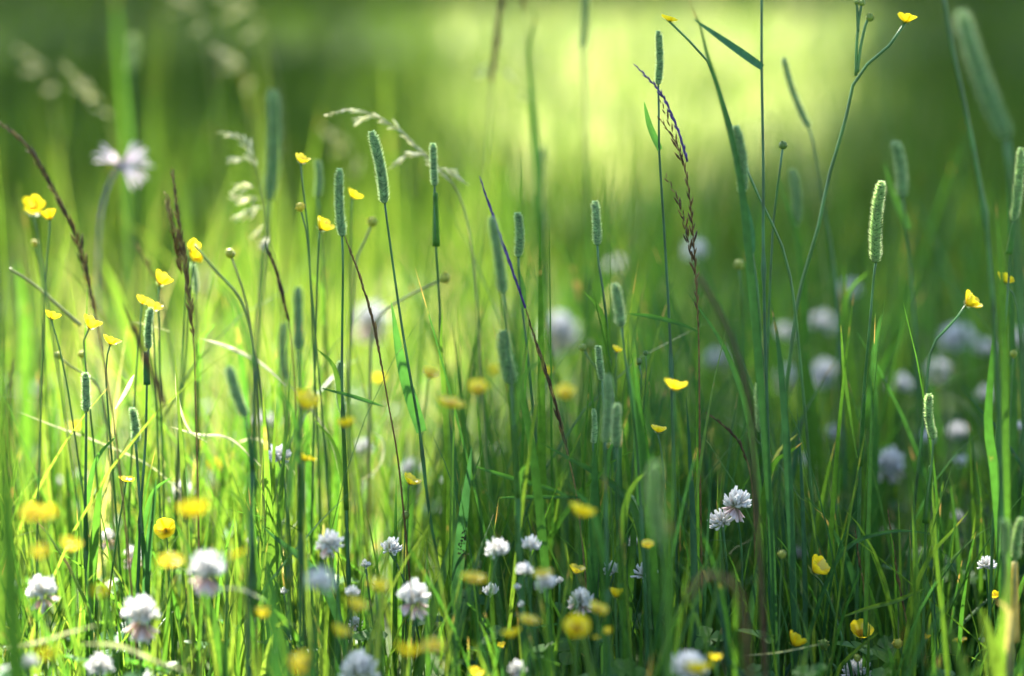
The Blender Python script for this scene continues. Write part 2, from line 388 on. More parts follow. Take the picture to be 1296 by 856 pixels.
def timothy_head(b, t, r, fine):
    """a dense cylinder of little two-horned spikelets"""
    ax = t - b; L = ax.length; ax = ax.normalized(); x, y = frame(ax)
    bend = x * random.uniform(-.05, .05) * L
    mb = MB()
    tp = random.uniform(.08, .34); bl = random.uniform(.03, .12)
    prof = lambda f: r * (1 - tp * f ** 1.7) * (1 + bl * math.sin(math.pi * min(1, f * 1.6))) * min(1, .35 + f * 9) * (math.sqrt(max(.02, 1 - ((f - .80) / .20) ** 2)) if f > .80 else 1) * (1 + .06 * math.sin(f * 19 + L * 900))
    n = 14; vv = []; ff = []; S = 10
    for i in range(n):
        f = i / (n - 1); c = b + ax * (L * f) + bend * math.sin(math.pi * f)
        for k in range(S):
            q = 6.283 * k / S; vv.append(c + (x * math.cos(q) + y * math.sin(q)) * prof(f) * .55)
    for i in range(n - 1):
        for k in range(S): ff.append((i * S + k, i * S + (k + 1) % S, (i + 1) * S + (k + 1) % S, (i + 1) * S + k))
    ff += [tuple(range(S - 1, -1, -1)), tuple((n - 1) * S + k for k in range(S))]
    mb.add(vv, ff, .5, [.05] * len(vv))
    rows = int(L / (.0012 if fine else .0017)); per = 12 if fine else 9
    for i in range(rows):
        f = (i + .3) / rows; rr = prof(f)
        for k in range(per):
            q = 6.283 * (k + .5 * (i % 2)) / per + random.uniform(-.12, .12)
            fj = min(.999, max(0, f + random.uniform(-.4, .4) / rows))
            rad = x * math.cos(q) + y * math.sin(q); tg = ax.cross(rad)
            c = b + ax * (L * fj) + bend * math.sin(math.pi * fj) + rad * (rr * .46)
            up = (ax * .80 + rad * random.uniform(.7, 1.15)).normalized(); ln = .0030 * random.uniform(.85, 1.2) * min(1.15, r / .0036) * (.55 + .45 * min(1, (1 - f) * 8))
            wd = .00074 * (1.0 if fine else 1.6); th = .0004
            out = up.cross(tg).normalized()
            p1 = c + up * ln * .45; p2 = c + up * ln * .8
            v = [c, p1 - tg * wd, p1 + out * th, p1 + tg * wd, p1 - out * th, p2 - tg * wd * .9, p2 + tg * wd * .9,
                 c + up * ln * 1.35 + rad * ln * .15 - tg * wd * 1.1, c + up * ln * 1.35 + rad * ln * .15 + tg * wd * 1.1]
            mb.add(v, [(0, 1, 2), (0, 2, 3), (0, 3, 4), (0, 4, 1), (1, 5, 2), (2, 6, 3), (2, 5, 6), (3, 6, 4), (4, 5, 1), (4, 6, 5), (5, 7, 2), (6, 2, 8)],
                   random.random(), [.1, .45, .4, .45, .3, .7, .7, 1, 1])
    return mb

def timothy(tip, base, wpx, d, pix, label, tint=.25, leaves=(), sheaths=(), pale=False, nodes=(.55,), sw=4.4):
    h = at(*base, d); Y = h.y
    pts = stalk_points(h, pix, Y); o = pts[-1].copy(); o.z = 0
    for f_ in (0, .5, 1): CLEAR.append((base[0] + (tip[0] - base[0]) * f_, base[1] + (tip[1] - base[1]) * f_, Y, wpx * .8))
    root = thing('timothy_grass', o, label, 'timothy grass', 'timothy grasses with cylinder heads')
    t = on_plane(*tip, Y + random.uniform(-.004, .004))
    fine = abs(d - FOCUS) < .16
    head = timothy_head(h - o, t - o, wpx * .5 * m_per_px(d) * random.uniform(.68, .80), fine)
    linkobj('seed_head', head.mesh('seed_head', M['timothy_pale' if pale else 'timothy'], False), root)
    r = sw * .5 * m_per_px(d)
    mb = MB(); tube(mb, rel(list(reversed(pts)), o), r * 1.15, r * .62, n=30, sides=7, a=tint, bumps=nodes)
    linkobj('stem', mb.mesh('stem', M['stem']), root)
    for lf in leaves: add_leaf(root, o, Y, d, *lf)
    for sh in sheaths: add_sheath(root, o, Y, d, *sh)
    if not leaves and not sheaths and abs(d - FOCUS) < .25:      # a sheath on the culm with its own small leaf
        S = spline(pts, 40); i0 = random.randint(10, 16); i1 = i0 + random.randint(5, 8); tn = min(1, tint + random.uniform(.1, .35))
        mb = MB(); tube(mb, rel([S[i1], S[(i0 + i1) // 2], S[i0]], o), r * 1.45, r * 1.05, n=10, sides=8, a=tn)
        linkobj('leaf_sheath', mb.mesh('leaf_sheath', M['leaf']), root)
        sg = random.choice((-1, 1)); ln = random.uniform(.04, .075); b = S[i0]
        tp = b + Vector((sg * ln * random.uniform(.2, .5), random.uniform(-.02, .02), ln * .85)); md = (b + tp) / 2 + Vector((-sg * .004, 0, .008))
        mb = MB(); blade(mb, rel([b, md, tp], o), random.uniform(.003, .005), n=12, a=tn, face=Vector((.4 * sg, -1, .2)), base=.8, peak=.2, twist=random.uniform(-.5, .5))
        linkobj('leaf', mb.mesh('leaf', M['leaf']), root)
    return root

def spikelet(mb, c, up, side, ln, wd, a):
    n_ = up.cross(side).normalized()
    rings = ((0, .15), (.25, .8), (.5, 1), (.75, .7), (1.0, .12)); v = []; tt = []
    for f, w_ in rings:
        p = c + up * (ln * f)
        v += [p - side * wd * w_ * .5, p + n_ * wd * w_ * .38, p + side * wd * w_ * .5, p - n_ * wd * w_ * .38]; tt += [f] * 4
    fs = [(i * 4 + k, i * 4 + (k + 1) % 4, i * 4 + 4 + (k + 1) % 4, i * 4 + 4 + k) for i in range(4) for k in range(4)]
    mb.add(v, fs + [(16, 17, 18, 19)], a, tt)
def spike_line(mb, pts, ln, wd, gap, spread, tlo, thi, droop=0.0):
    S = spline(pts, 60); tot = sum((S[i + 1] - S[i]).length for i in range(59)); k = max(4, int(tot / gap))
    for j in range(k):
        f = (j + .5) / k; i = min(58, int(f * 59)); p = S[i].lerp(S[i + 1], f * 59 - i)
        up = (S[i + 1] - S[i]).normalized(); x, y = frame(up)
        q = math.pi * j + random.uniform(-.9, .9); sd = x * math.cos(q) + y * math.sin(q)
        dr = (up + sd * random.uniform(.3, 1.1) * spread + Vector((0, 0, -droop * random.random()))).normalized()
        sc = (.55 + .6 * math.sin(math.pi * min(1, .15 + f * .9))) * random.uniform(.7, 1.2)
        spikelet(mb, p, dr, dr.cross(sd).normalized(), ln * sc, wd * sc, random.uniform(tlo, thi))
def spike(strands, d, pix, label, tint=(.0, .7), purple=None, ln=.008, wd=.0020, gap=.0048, spread=.45, stem_tint=.9, sw=3.0, stemmat='brown'):
    """a narrow flowering spike; strands run tip -> base in picture points, the first is the main axis"""
    S0 = strands[0]; h = at(*S0[-1], d); Y = h.y
    axis = [on_plane(x, y, Y) for x, y in S0]
    pts = stalk_points(axis[-1], pix, Y); o = pts[-1].copy(); o.z = 0
    for s_ in strands:
        for x, y in s_: CLEAR.append((x, y, Y, 9))
    root = thing('spike_grass', o, label, 'spike grass', 'slender brown flowering spikes')
    full = list(reversed(axis + pts[1:])); r = sw * .5 * m_per_px(d)
    mb = MB(); tube(mb, rel(full, o), r * 1.1, r * .4, n=40, sides=6, a=stem_tint); linkobj('stem', mb.mesh('stem', M[stemmat]), root)
    mb = MB()
    for s in strands:
        spike_line(mb, rel(list(reversed([on_plane(x, y, Y + (0 if s is S0 else random.uniform(-.008, .008))) for x, y in s])), o), ln, wd, gap, spread, *tint)
    if strands: linkobj('spikelets', mb.mesh('spikelets', M['brown']), root)
    if purple:
        mb = MB(); P = rel(list(reversed([on_plane(x, y, Y - .001) for x, y in purple])), o)
        spike_line(mb, P, ln * .8, wd * .95, gap * .7, spread * .8, 0, 1)
        tube(mb, P, r * 1.0, r * .35, n=12, sides=6, a=.3)
        c = linkobj('tip', mb.mesh('tip', M['purple']), root); c['label'] = 'dark purple tip'
    return root
def panicle(main, branches, d, pix, label, ln=.007, wd=.0022, gap=.0035, spread=.6, droop=.5, tint=(.2, 1), mat='pale', sw=2.6, cover=.7):
    h = at(*main[-1], d); Y = h.y
    axis = [on_plane(x, y, Y) for x, y in main]
    pts = stalk_points(axis[-1], pix, Y); o = pts[-1].copy(); o.z = 0
    root = thing('panicle_grass', o, label, 'panicle grass', 'pale drooping grass panicles')
    r = sw * .5 * m_per_px(d)
    mb = MB(); tube(mb, rel(list(reversed(axis + pts[1:])), o), r * 1.2, r * .4, n=40, sides=6, a=.97); linkobj('stem', mb.mesh('stem', M['stem']), root)
    mb = MB()
    spike_line(mb, rel(list(reversed(axis[:max(2, int(len(axis) * cover))])), o), ln, wd, gap, spread, *tint, droop)
    for b in branches:
        bp = rel(list(reversed([on_plane(x, y, Y + random.uniform(-.02, .02)) for x, y in b])), o)
        tube(mb, bp, r * .35, r * .2, n=10, sides=4, a=.3); spike_line(mb, bp, ln, wd, gap, spread, *tint, droop)
    linkobj('spikelets', mb.mesh('spikelets', M[mat]), root); return root

def petal_mesh(a0, a1, wid, wav):
    prof = [(0, .10), (.15, .30), (.3, .52), (.5, .80), (.7, .98), (.85, .96), (.95, .72), (1, .38)]
    us = [-1, -.66, -.33, 0, .33, .66, 1]; v = []; tt = []; r = .06; z = 0; pv = 0
    for i, (f, hw) in enumerate(prof):
        an = a0 + (a1 - a0) * f; r += math.sin(an) * (f - pv); z += math.cos(an) * (f - pv); pv = f
        for u in us:
            yy = u * hw * wid; notch = .05 * (1 - abs(u)) * (f > .94) * -1
            lift = .16 * u * u * hw + wav * math.sin(u * 4 + f * 5) * f * .05
            v.append((r + notch - .10 * u * u * hw * math.sin(an), yy, z + lift)); tt.append(f)
    n = len(us); F = [(i * n + k, i * n + k + 1, (i + 1) * n + k + 1, (i + 1) * n + k) for i in range(len(prof) - 1) for k in range(n - 1)]
    return make_mesh('petal', np.array(v), F, np.full(len(v), .5), np.array(tt), M['petal'])
PETALS = [[petal_mesh(R(a0), R(a1), w_, wv) for w_, wv in ((.52, 1), (.55, -1), (.50, .4))] for a0, a1 in ((82, 62), (72, 40), (62, 22), (84, 74))]
def stamen_mesh():
    mb = MB(); 
    for i in range(44):
        q = i * 2.4; f = math.sqrt((i + .5) / 44); rr = .05 + .26 * f; z = .30 - .12 * f + random.uniform(-.03, .03)
        b = Vector((math.cos(q) * rr * .4, math.sin(q) * rr * .4, 0)); t = Vector((math.cos(q) * rr, math.sin(q) * rr, z))
        tube(mb, [b, t], .008, .012, n=3, sides=4, a=.5)
        up = (t - b).normalized(); x, y = frame(up); spikelet(mb, t - up * .02, up, x, .10, .05, 1)
    for k in range(len(mb.t)): mb.t[k] = min(1, mb.V[k][2] * 3)
    return mb.mesh('stamens', M['stamen'])
STAMENS = [stamen_mesh() for _ in range(2)]
def sepal_mesh():
    mb = MB()
    for k in range(5):
        q = k * 1.2566 + .6; c, s_ = math.cos(q), math.sin(q)
        rows = ((.02, .05, -.03), (.22, .13, .0), (.42, .10, .06), (.55, .02, .12)); v = []
        for r_, hw, z in rows: v += [Vector((c * r_ - s_ * u * hw, s_ * r_ + c * u * hw, z - .04)) for u in (-1, 0, 1)]
        mb.add(v, [(i * 3 + j, i * 3 + j + 1, i * 3 + 4 + j, i * 3 + 3 + j) for i in range(3) for j in range(2)], .4)
    tube(mb, [Vector((0, 0, -.12)), Vector((0, 0, .02))], .05, .09, n=4, sides=8, a=.3)
    return mb.mesh('sepals', M['bud'])
SEPALS = sepal_mesh()
def flower_axis(tilt, toward):
    """axis of a flower: leaning by tilt, towards the azimuth 'toward' (0 = to the viewer's side, 90 = +x)"""
    q = R(toward - 90); return Vector((math.sin(R(tilt)) * math.cos(q), math.sin(R(tilt)) * math.sin(q), math.cos(R(tilt))))
GB = 'yellow buttercups among the grass'
def buttercup(x, y, wpx, d, label, pix=(), cup=1, tilt=None, toward=None, tint=.5, extra=None, sw=2.6, lower=True):
    if d < 1.5: d = 1.5 - (1.5 - d) * .62
    c = at(x, y, d); diam = .92 * wpx * m_per_px(d); sc = diam / 2 / (.98, .86, .66, 1.04)[cup]
    tilt = random.uniform(5, 32) if tilt is None else tilt; toward = random.uniform(0, 360) if toward is None else toward
    ax = flower_axis(tilt, toward); q = ax.to_track_quat('Z', 'Y')
    b = c - ax * (.30 * sc)
    pts = stalk_points(b - ax * (.12 * sc), pix, c.y); o = pts[-1].copy(); o.z = 0
    CLEAR.append((x, y, c.y, wpx * .45))
    root = thing('buttercup', o, label, 'buttercup', GB)
    for k in range(5):
        p = linkobj('petal', PETALS[cup][(k + int(x)) % 3], root, b - o)
        p.rotation_mode = 'QUATERNION'; p.rotation_quaternion = q @ Quaternion((0, 0, 1), k * 1.2566 + x) @ Quaternion((0, 1, 0), random.uniform(-.13, .10))
        p.scale = (sc * random.uniform(.92, 1.05),) * 3
    for nm, me in (('stamens', STAMENS[int(x) % 2]), ('sepals', SEPALS)):
        p = linkobj(nm, me, root, b - o); p.rotation_mode = 'QUATERNION'; p.rotation_quaternion = q; p.scale = (sc,) * 3
    r = sw * .5 * m_per_px(d); mb = MB(); tube(mb, rel(list(reversed([b] + pts)), o), r * 1.3, r * .8, n=26, sides=6, a=tint)
    linkobj('stem', mb.mesh('stem', M['stem']), root)
    for br, budr in (extra or ()):
        P = [on_plane(px, py, c.y) for px, py in br]; mb = MB(); tube(mb, rel(P, o), r * .9, r * .7, n=14, sides=6, a=tint); linkobj('branch', mb.mesh('branch', M['stem']), root)
        if budr: linkobj('bud', bud_mesh(P[-1] - o, (P[-1] - P[-2]).normalized(), budr * m_per_px(d)), root)
    return root
def bud_mesh(c, up, r, a=.6):
    mb = MB(); x, y = frame(up, Vector((.2, -1, .3))); n, S = 8, 10; v = []
    for i in range(n):
        th = math.pi * i / (n - 1); 
        for k in range(S):
            q = 6.283 * k / S; rr = r * math.sin(th) * (1 + .10 * math.cos(5 * q)) + r * .03
            v.append(c + up * (-r * 1.05 * math.cos(th)) + (x * math.cos(q) + y * math.sin(q)) * rr)
    mb.add(v, [(i * S + k, i * S + (k + 1) % S, (i + 1) * S + (k + 1) % S, (i + 1) * S + k) for i in range(n - 1) for k in range(S)] + [tuple(range(S - 1, -1, -1)), tuple((n - 1) * S + k for k in range(S))], a)
    for k in range(14):                                   # little carpels / sepal tips
        dr = Vector((random.gauss(0, 1), random.gauss(0, 1), random.gauss(.4, 1))).normalized()
        s_ = dr.cross(up); s_ = s_.normalized() if s_.length > .01 else x
        spikelet(mb, c + dr * r * .8, dr, s_, r * .55, r * .4, min(1, a + random.uniform(-.3, .3)))
    return mb.mesh('bud', M['bud'])
def bud(x, y, wpx, d, pix, label, a=.6, sw=2.4, tint=.6, fork=None):
    c = at(x, y, d); pts = stalk_points(c, pix, c.y); o = pts[-1].copy(); o.z = 0
    root = thing('flower_bud', o, label, 'flower bud', 'round green buds and seed heads')
    linkobj('bud', bud_mesh(c - o, (pts[0] - pts[1]).normalized(), wpx * .5 * m_per_px(d), a), root)
    r = sw * .5 * m_per_px(d); mb = MB(); tube(mb, rel(list(reversed(pts)), o), r * 1.4, r * .8, n=24, sides=6, a=tint); linkobj('stem', mb.mesh('stem', M['stem']), root)
    return root

def floret(mb, dr, up, L, wd, curve, a, wither=False):
    sd = dr.cross(up); sd = sd.normalized() if sd.length > .05 else Vector((1, 0, 0)); n_ = sd.cross(dr).normalized()
    prof = ((.0, .22), (.2, .34), (.45, .55), (.65, .95), (.82, 1.0), (.94, .88), (1.0, .5)); v = []; tt = []
    for f, w_ in prof:
        c = dr * (.13 + (L - .13) * f) + (up * curve + n_ * .02) * f * f
        for k in range(6):
            q = 6.283 * k / 6; v.append(c + sd * (math.cos(q) * wd * w_ * .5) + n_ * (math.sin(q) * wd * w_ * .62)); tt.append(f)
    mb.add(v, [(i * 6 + k, i * 6 + (k + 1) % 6, i * 6 + 6 + (k + 1) % 6, i * 6 + 6 + k) for i in range(6) for k in range(6)], a, tt)
    v = []; tt = []                                        # the banner petal, folded over the keel and longer
    for f, w_ in ((.3, .5), (.55, 1.0), (.78, 1.35), (.95, 1.25), (1.08, .8)):
        c = dr * (.13 + (L - .13) * f) + up * (curve * f * f) + n_ * (wd * (.42 + .35 * f)) + n_ * (.16 * max(0, f - .7))
        v += [c - sd * wd * w_ * .56 - n_ * wd * .30, c + n_ * wd * .10, c + sd * wd * w_ * .56 - n_ * wd * .30]; tt += [f] * 3
    mb.add(v, [(i * 3 + j, i * 3 + j + 1, i * 3 + 4 + j, i * 3 + 3 + j) for i in range(4) for j in range(2)], a, tt)
def clover_mesh(n, lo, spread, seed):
    st = random.getstate(); random.seed(seed); mb = MB(); Z = Vector((0, 0, 1))
    for i in range(n):
        cz = 1 - (1 - math.cos(R(lo))) * ((i + .5) / n); q = i * 2.39996 + random.uniform(-.2, .2); s_ = math.sqrt(max(0, 1 - cz * cz))
        dr = Vector((s_ * math.cos(q) * spread, s_ * math.sin(q) * spread, cz + .12 + random.uniform(-.08, .08))).normalized()
        floret(mb, dr, Z if s_ > .15 else Vector((1, 0, 0)), random.uniform(.82, 1.05), random.uniform(.13, .17), random.uniform(-.12, .22), random.random())
    tube(mb, [Vector((0, 0, -.16)), Vector((0, 0, .2))], .07, .16, n=4, sides=8, a=.5)
    random.setstate(st); return mb.mesh('florets', M['floret'])
def wither_mesh(n, seed):
    st = random.getstate(); random.seed(seed); mb = MB()
    for i in range(n):
        q = i * 2.39996 + random.uniform(-.3, .3); el = random.uniform(-75, -20)
        dr = Vector((math.cos(q) * math.cos(R(el)), math.sin(q) * math.cos(R(el)), math.sin(R(el))))
        floret(mb, dr, Vector((0, 0, 1)) , random.uniform(.75, 1.0), random.uniform(.13, .17), -.08, random.random())
    random.setstate(st); return mb.mesh('withered_florets', M['pink'])
CLOVERS = [clover_mesh(48, 104, 1, 1), clover_mesh(40, 92, 1.1, 2), clover_mesh(33, 108, .95, 3), clover_mesh(54, 112, 1, 4), clover_mesh(24, 68, 1, 5)]
WITHERED = [wither_mesh(9, 6), wither_mesh(14, 7)]
GC = 'white clover flowers among the grass'
def clover(x, y, wpx, d, label, kind=None, wither=None, pix=(), tilt=None, toward=None, tint=.3):
    if d < 1.5: d = 1.5 - (1.5 - d) * .62
    c = at(x, y, d); sc = wpx * .46 * m_per_px(d)
    kind = random.randrange(4) if kind is None else kind
    ax = flower_axis(random.uniform(0, 26) if tilt is None else tilt, random.uniform(0, 360) if toward is None else toward)
    q = ax.to_track_quat('Z', 'Y') @ Quaternion((0, 0, 1), x)
    b = c - ax * (.35 * sc); pts = stalk_points(b - ax * (.14 * sc), pix, c.y); o = pts[-1].copy(); o.z = 0
    CLEAR.append((x, y, c.y, wpx * .5))
    root = thing('clover_flower', o, label, 'clover flower', GC)
    def put(nm, me):
        p = linkobj(nm, me, root, b - o); p.rotation_mode = 'QUATERNION'; p.rotation_quaternion = q; p.scale = (sc,) * 3; return p
    put('florets', CLOVERS[kind])
    if wither is not None: put('withered_florets', WITHERED[wither])['label'] = 'drooping pinkish withered florets'
    r = 2.7 * .5 * m_per_px(d); mb = MB(); tube(mb, rel(list(reversed(pts)), o), r * 1.2, r * .9, n=16, sides=6, a=tint); linkobj('stem', mb.mesh('stem', M['stem']), root)
    return root
def wild_blade(pts, wpx, d, tint, label, ground=True, fold=.28, face=None, mat='grass', name='wild_grass', mark=None, yoff=0.0):
    """one grass leaf that can be told apart: picture points from tip to base"""
    if tint > .94: mat, tint, name, wpx = 'straw', (tint - .94) / .06, 'dry_straw', wpx * .46
    t = at(*pts[-1], d); Y = t.y
    P = [on_plane(x, y, Y + yoff * (1 - i / (len(pts) - 1))) for i, (x, y) in enumerate(pts)]
    if ground and P[-1].z > .01: P += ground_end(P)
    o = P[-1].copy(); o.z = 0
    for (x, y), (x2, y2) in zip(pts, pts[1:]):
        for f_ in (0, .35, .7): CLEAR.append((x + (x2 - x) * f_, y + (y2 - y) * f_, Y, 8))
    root = thing(name, o, label, 'straw' if mat == 'straw' else 'grass blade', 'dry straws among the grass' if mat == 'straw' else 'grass blades that stand out')
    mb = MB(); blade(mb, rel(list(reversed(P)), o), wpx * m_per_px(d), n=26, a=tint, face=face or Vector((.3, -1, .2)), fold=fold, base=.28, peak=.6)
    linkobj('leaf', mb.mesh('leaf', M[mat]), root)
    if mark:
        mb = MB()
        for k in range(26):
            p = on_plane(mark[0] + random.gauss(0, 3.5), mark[1] + random.gauss(0, 9), Y - .004) - o
            dr = Vector((random.gauss(0, 1), -.5, random.gauss(0, 1))).normalized(); spikelet(mb, p, dr, dr.cross(Vector((0, 1, .1))).normalized(), .0022, .0011, 0)
        c = linkobj('spot', mb.mesh('spot', M['brown']), root); c['label'] = 'dark speckled spot'
    return root
def stalk(pts, wpx, d, tint, label, leaves=(), sheaths=(), nodes=(), mat='stem', cat='grass stalk', name='grass_stalk', ground=True):
    t = at(*pts[-1], d); Y = t.y; P = [on_plane(x, y, Y) for x, y in pts]
    if ground and P[-1].z > .01: P += ground_end(P)
    o = P[-1].copy(); o.z = 0
    root = thing(name, o, label, cat, 'bare stalks that stand out'); r = wpx * .5 * m_per_px(d)
    mb = MB(); tube(mb, rel(list(reversed(P)), o), r * 1.05, r * .7, n=40, sides=8, a=tint, bumps=nodes); linkobj('stem', mb.mesh('stem', M[mat]), root)
    for lf in leaves: add_leaf(root, o, Y, d, *lf)
    for sh in sheaths: add_sheath(root, o, Y, d, *sh)
    return root

# ------------------------------------------------------------------ timothy grasses
timothy((833, 40), (833, 108), 13, 1.70, [(834, 150), (834, 188), (841, 300), (848, 430), (852, 560), (856, 700)], 'blue-green timothy head high against the yellow glow with a small leaf below', .12, leaves=[((835, 190), (815, 128), 9, .35, -3)])
timothy((470, 167), (487, 258), 16, 1.70, [(489, 275), (505, 390), (517, 465), (531, 546), (542, 640), (558, 740)], 'leaning timothy whose stem ends in a long folded leaf', .3, leaves=[((533, 547), (495, 382), 17, .35, -6)], nodes=(.5,))
timothy((430, 214), (433, 300), 15, 1.68, [(434, 340), (433, 420), (433, 500), (437, 600), (441, 730)], 'upright silvery timothy beside the brown speckled spike', .35, nodes=(.3, .62))
timothy((431, 458), (434, 524), 13, 1.76, [(436, 560), (438, 640)], 'low timothy head tucked behind the stem of the silvery upright one', .4)
timothy((548, 182), (550, 236), 12, 1.76, [(551, 300), (556, 380), (558, 440), (566, 560)], 'short timothy under the drooping pale panicle', .3, sheaths=[((552, 312), (551, 244), 10, .6)], nodes=(.6,))
timothy((345, 115), (340, 255), 22, 1.46, [(337, 300), (328, 400), (322, 520)], 'thick dark blue-green timothy head, soft and close to the camera', .05, sw=7)
timothy((401, 203), (402, 250), 11, 1.92, [(405, 300), (410, 360), (412, 440)], 'small soft timothy head next to a round yellow bud', .3)
timothy((377, 364), (378, 444), 16, 1.54, [(379, 480), (380, 560), (380, 660)], 'timothy with rimlit edges above the yellow cup by the white clover', .3, sw=6)
timothy((108, 472), (109, 522), 12, 1.67, [(109, 560), (108, 640), (110, 740)], 'short timothy standing alone beside the white bleached leaf', .2, sw=5)
timothy((167, 517), (172, 562), 12, 1.67, [(174, 590), (178, 650), (186, 750)], 'small timothy leaning over the clover at the sunny side', .15, sw=5)
timothy((191, 390), (188, 442), 11, 1.66, [(186, 485), (184, 560), (178, 650)], 'dark bluish timothy between three yellow buttercups', .1, sheaths=[((186, 487), (184, 445), 9, .2)], nodes=(.55,))
timothy((290, 465), (311, 528), 17, 1.55, [(316, 580), (319, 660)], 'blurred pale timothy leaning over the straw tangle', .5, sw=6)
timothy((243, 333), (248, 372), 8, 1.86, [(248, 410), (250, 520)], 'thin pale timothy half hidden by a brown spike', .4)
timothy((360, 410), (362, 482), 13, 1.5, [(363, 520), (364, 600)], 'faint dark timothy behind the rimlit head', .2, sw=5)
timothy((622, 276), (637, 372), 17, 1.57, [(641, 410), (647, 480), (652, 560)], 'long pale timothy beside the purple tipped spike', .35, sw=5)
timothy((655, 270), (656, 326), 13, 1.75, [(657, 350), (662, 400), (668, 450), (678, 560)], 'short timothy crossing the purple tipped spike', .3, leaves=[((661, 390), (657, 340), 8, .5, 2)])
timothy((637, 420), (647, 487), 20, 1.60, [(649, 540), (653, 620)], 'broad soft timothy head in the middle of the meadow', .35, sw=5.5)
timothy((753, 255), (756, 311), 13, 1.74, [(757, 330), (764, 375), (770, 440), (775, 520)], 'short timothy standing in front of the dark gap', .25, nodes=(.65,))
timothy((778, 360), (786, 414), 15, 1.60, [(790, 445), (797, 490), (806, 570), (812, 660)], 'timothy on a thick leafy stem above the small yellow cup', .3, leaves=[((812, 640), (789, 440), 15, .35, 5)], sw=5)
timothy((757, 438), (762, 482), 11, 1.68, [(764, 520), (766, 600)], 'small sharp timothy next to two round green buds', .25, sw=4)
timothy((769, 474), (766, 560), 14, 1.56, [(766, 600), (768, 700)], 'large blurred timothy in a cluster of four', .3, sw=6)
timothy((781, 512), (781, 566), 14, 1.60, [(782, 600), (784, 690)], 'shorter blurred timothy of the cluster of four', .45, sw=5)
timothy((751, 518), (751, 562), 8, 1.66, [(752, 600), (754, 690)], 'slimmest timothy of the cluster of four', .2)
timothy((829, 586), (838, 692), 22, 1.40, [(840, 740), (842, 820)], 'pale ghostly timothy very close to the camera', .6, sw=5, pale=True)
timothy((798, 628), (809, 668), 10, 1.70, [(811, 690), (815, 760)], 'young green timothy head above the clover pair', .5, sw=3.5)
timothy((931, 160), (940, 246), 16, 1.62, [(944, 275), (952, 320), (960, 385), (966, 490)], 'pale timothy between two long crossing stalks', .4, leaves=[((951, 320), (944, 252), 10, .15, 2)], nodes=(.6,))
timothy((1116, 230), (1108, 333), 17, 1.70, [(1105, 360), (1100, 420), (1093, 500), (1089, 580), (1087, 660), (1084, 780)], 'bright sharp timothy alone in front of the dark green shade', .45, nodes=(.36,), pale=True, sw=5, sheaths=[((1089, 590), (1094, 500), 7, .5)])
timothy((1133, 180), (1142, 251), 18, 1.92, [(1146, 285), (1152, 340), (1158, 420)], 'blurred timothy behind the bright sharp one', .35, leaves=[((1150, 290), (1118, 205), 11, .5, -3)])
timothy((1216, 14), (1274, 176), 33, 1.40, [(1280, 230), (1287, 320)], 'huge blurred timothy slanting at the upper corner', .35, sw=11)
timothy((1292, 188), (1283, 280), 15, 1.63, [(1279, 320), (1277, 350), (1271, 430), (1262, 560)], 'timothy at the edge of the picture above the yellow buttercup pair', .45, sheaths=[((1277, 322), (1283, 282), 9, .55)], nodes=(.6,), pale=True)
timothy((992, 73), (1024, 162), 11, 1.90, [(1031, 190), (1040, 250), (1054, 330), (1062, 440)], 'dark green foxtail head leaning in the bright glow', .2)
timothy((960, 486), (963, 548), 13, 1.76, [(966, 580), (970, 680)], 'pale yellow-green timothy low among dark blades', .6, pale=True)
timothy((1176, 499), (1181, 556), 13, 1.68, [(1179, 590), (1173, 640), (1170, 720)], 'young pale timothy with a leaf sheath in the shade', .6, pale=True, sheaths=[((1172, 662), (1178, 590), 10, .55)])
timothy((1270, 658), (1273, 702), 14, 1.48, [(1275, 730), (1276, 800)], 'blurred cream timothy beside the small round clover', .9, pale=True, sw=6)
timothy((1293, 656), (1285, 708), 14, 1.60, [(1284, 740), (1282, 830)], 'cream timothy with a glowing sheath at the picture edge', .9, pale=True, sheaths=[((1284, 812), (1284, 712), 14, .97)], sw=5)
timothy((687, 188), (686, 290), 15, 2.15, [(686, 330), (690, 420)], 'blurred timothy under the hanging grass in the glow', .5)
timothy((739, -30), (738, 62), 12, 2.1, [(740, 130), (743, 270), (744, 380)], 'tall blurred timothy cut by the top edge', .5)
timothy((168, 45), (165, 92), 14, 2.6, [(166, 150), (168, 300)], 'far pale timothy melting into the green', .6, pale=True)
timothy((1002, 215), (1008, 285), 13, 1.98, [(1012, 330), (1018, 420)], 'soft timothy below the dark foxtail head', .4)

# ------------------------------------------------------------------ brown and purple spikes
spike([[(-6, 152), (20, 172), (45, 200), (70, 245), (95, 295), (110, 350), (122, 402)]], 1.60, [(130, 450), (142, 520), (152, 600)], 'dark brown spike arching in from the edge over yellow buttercups', (.1, .75), ln=.010, wd=.0024, gap=.0030, spread=.30, sw=3.4)
spike([[(218, 216), (226, 280), (236, 350), (245, 430)], [(211, 248), (219, 290), (230, 350)]], 1.64, [(247, 480), (250, 600)], 'bushy reddish brown spike with two strands', (.45, 1), ln=.0085, wd=.0023, gap=.0024, spread=.36)
spike([[(336, 308), (348, 340), (358, 375), (366, 412)]], 1.62, [(372, 470), (376, 560)], 'short brown spike beside a round green bud', (.1, .6), spread=.2, gap=.002)
spike([[(436, 298), (455, 350), (473, 410), (486, 480)]], 1.70, [(493, 520), (502, 570), (510, 640)], 'speckled olive brown spike leaning beside the silvery timothy', (.45, 1), ln=.007, spread=.16, gap=.0022, stem_tint=.6)
spike([[(665, 390), (680, 440), (700, 500), (722, 590)]], 1.69, [(730, 630), (738, 700)], 'purple tipped spike running down to dark grains', (.1, .75), purple=[(608, 226), (622, 268), (640, 318), (665, 390)], ln=.009, spread=.18, gap=.0026)
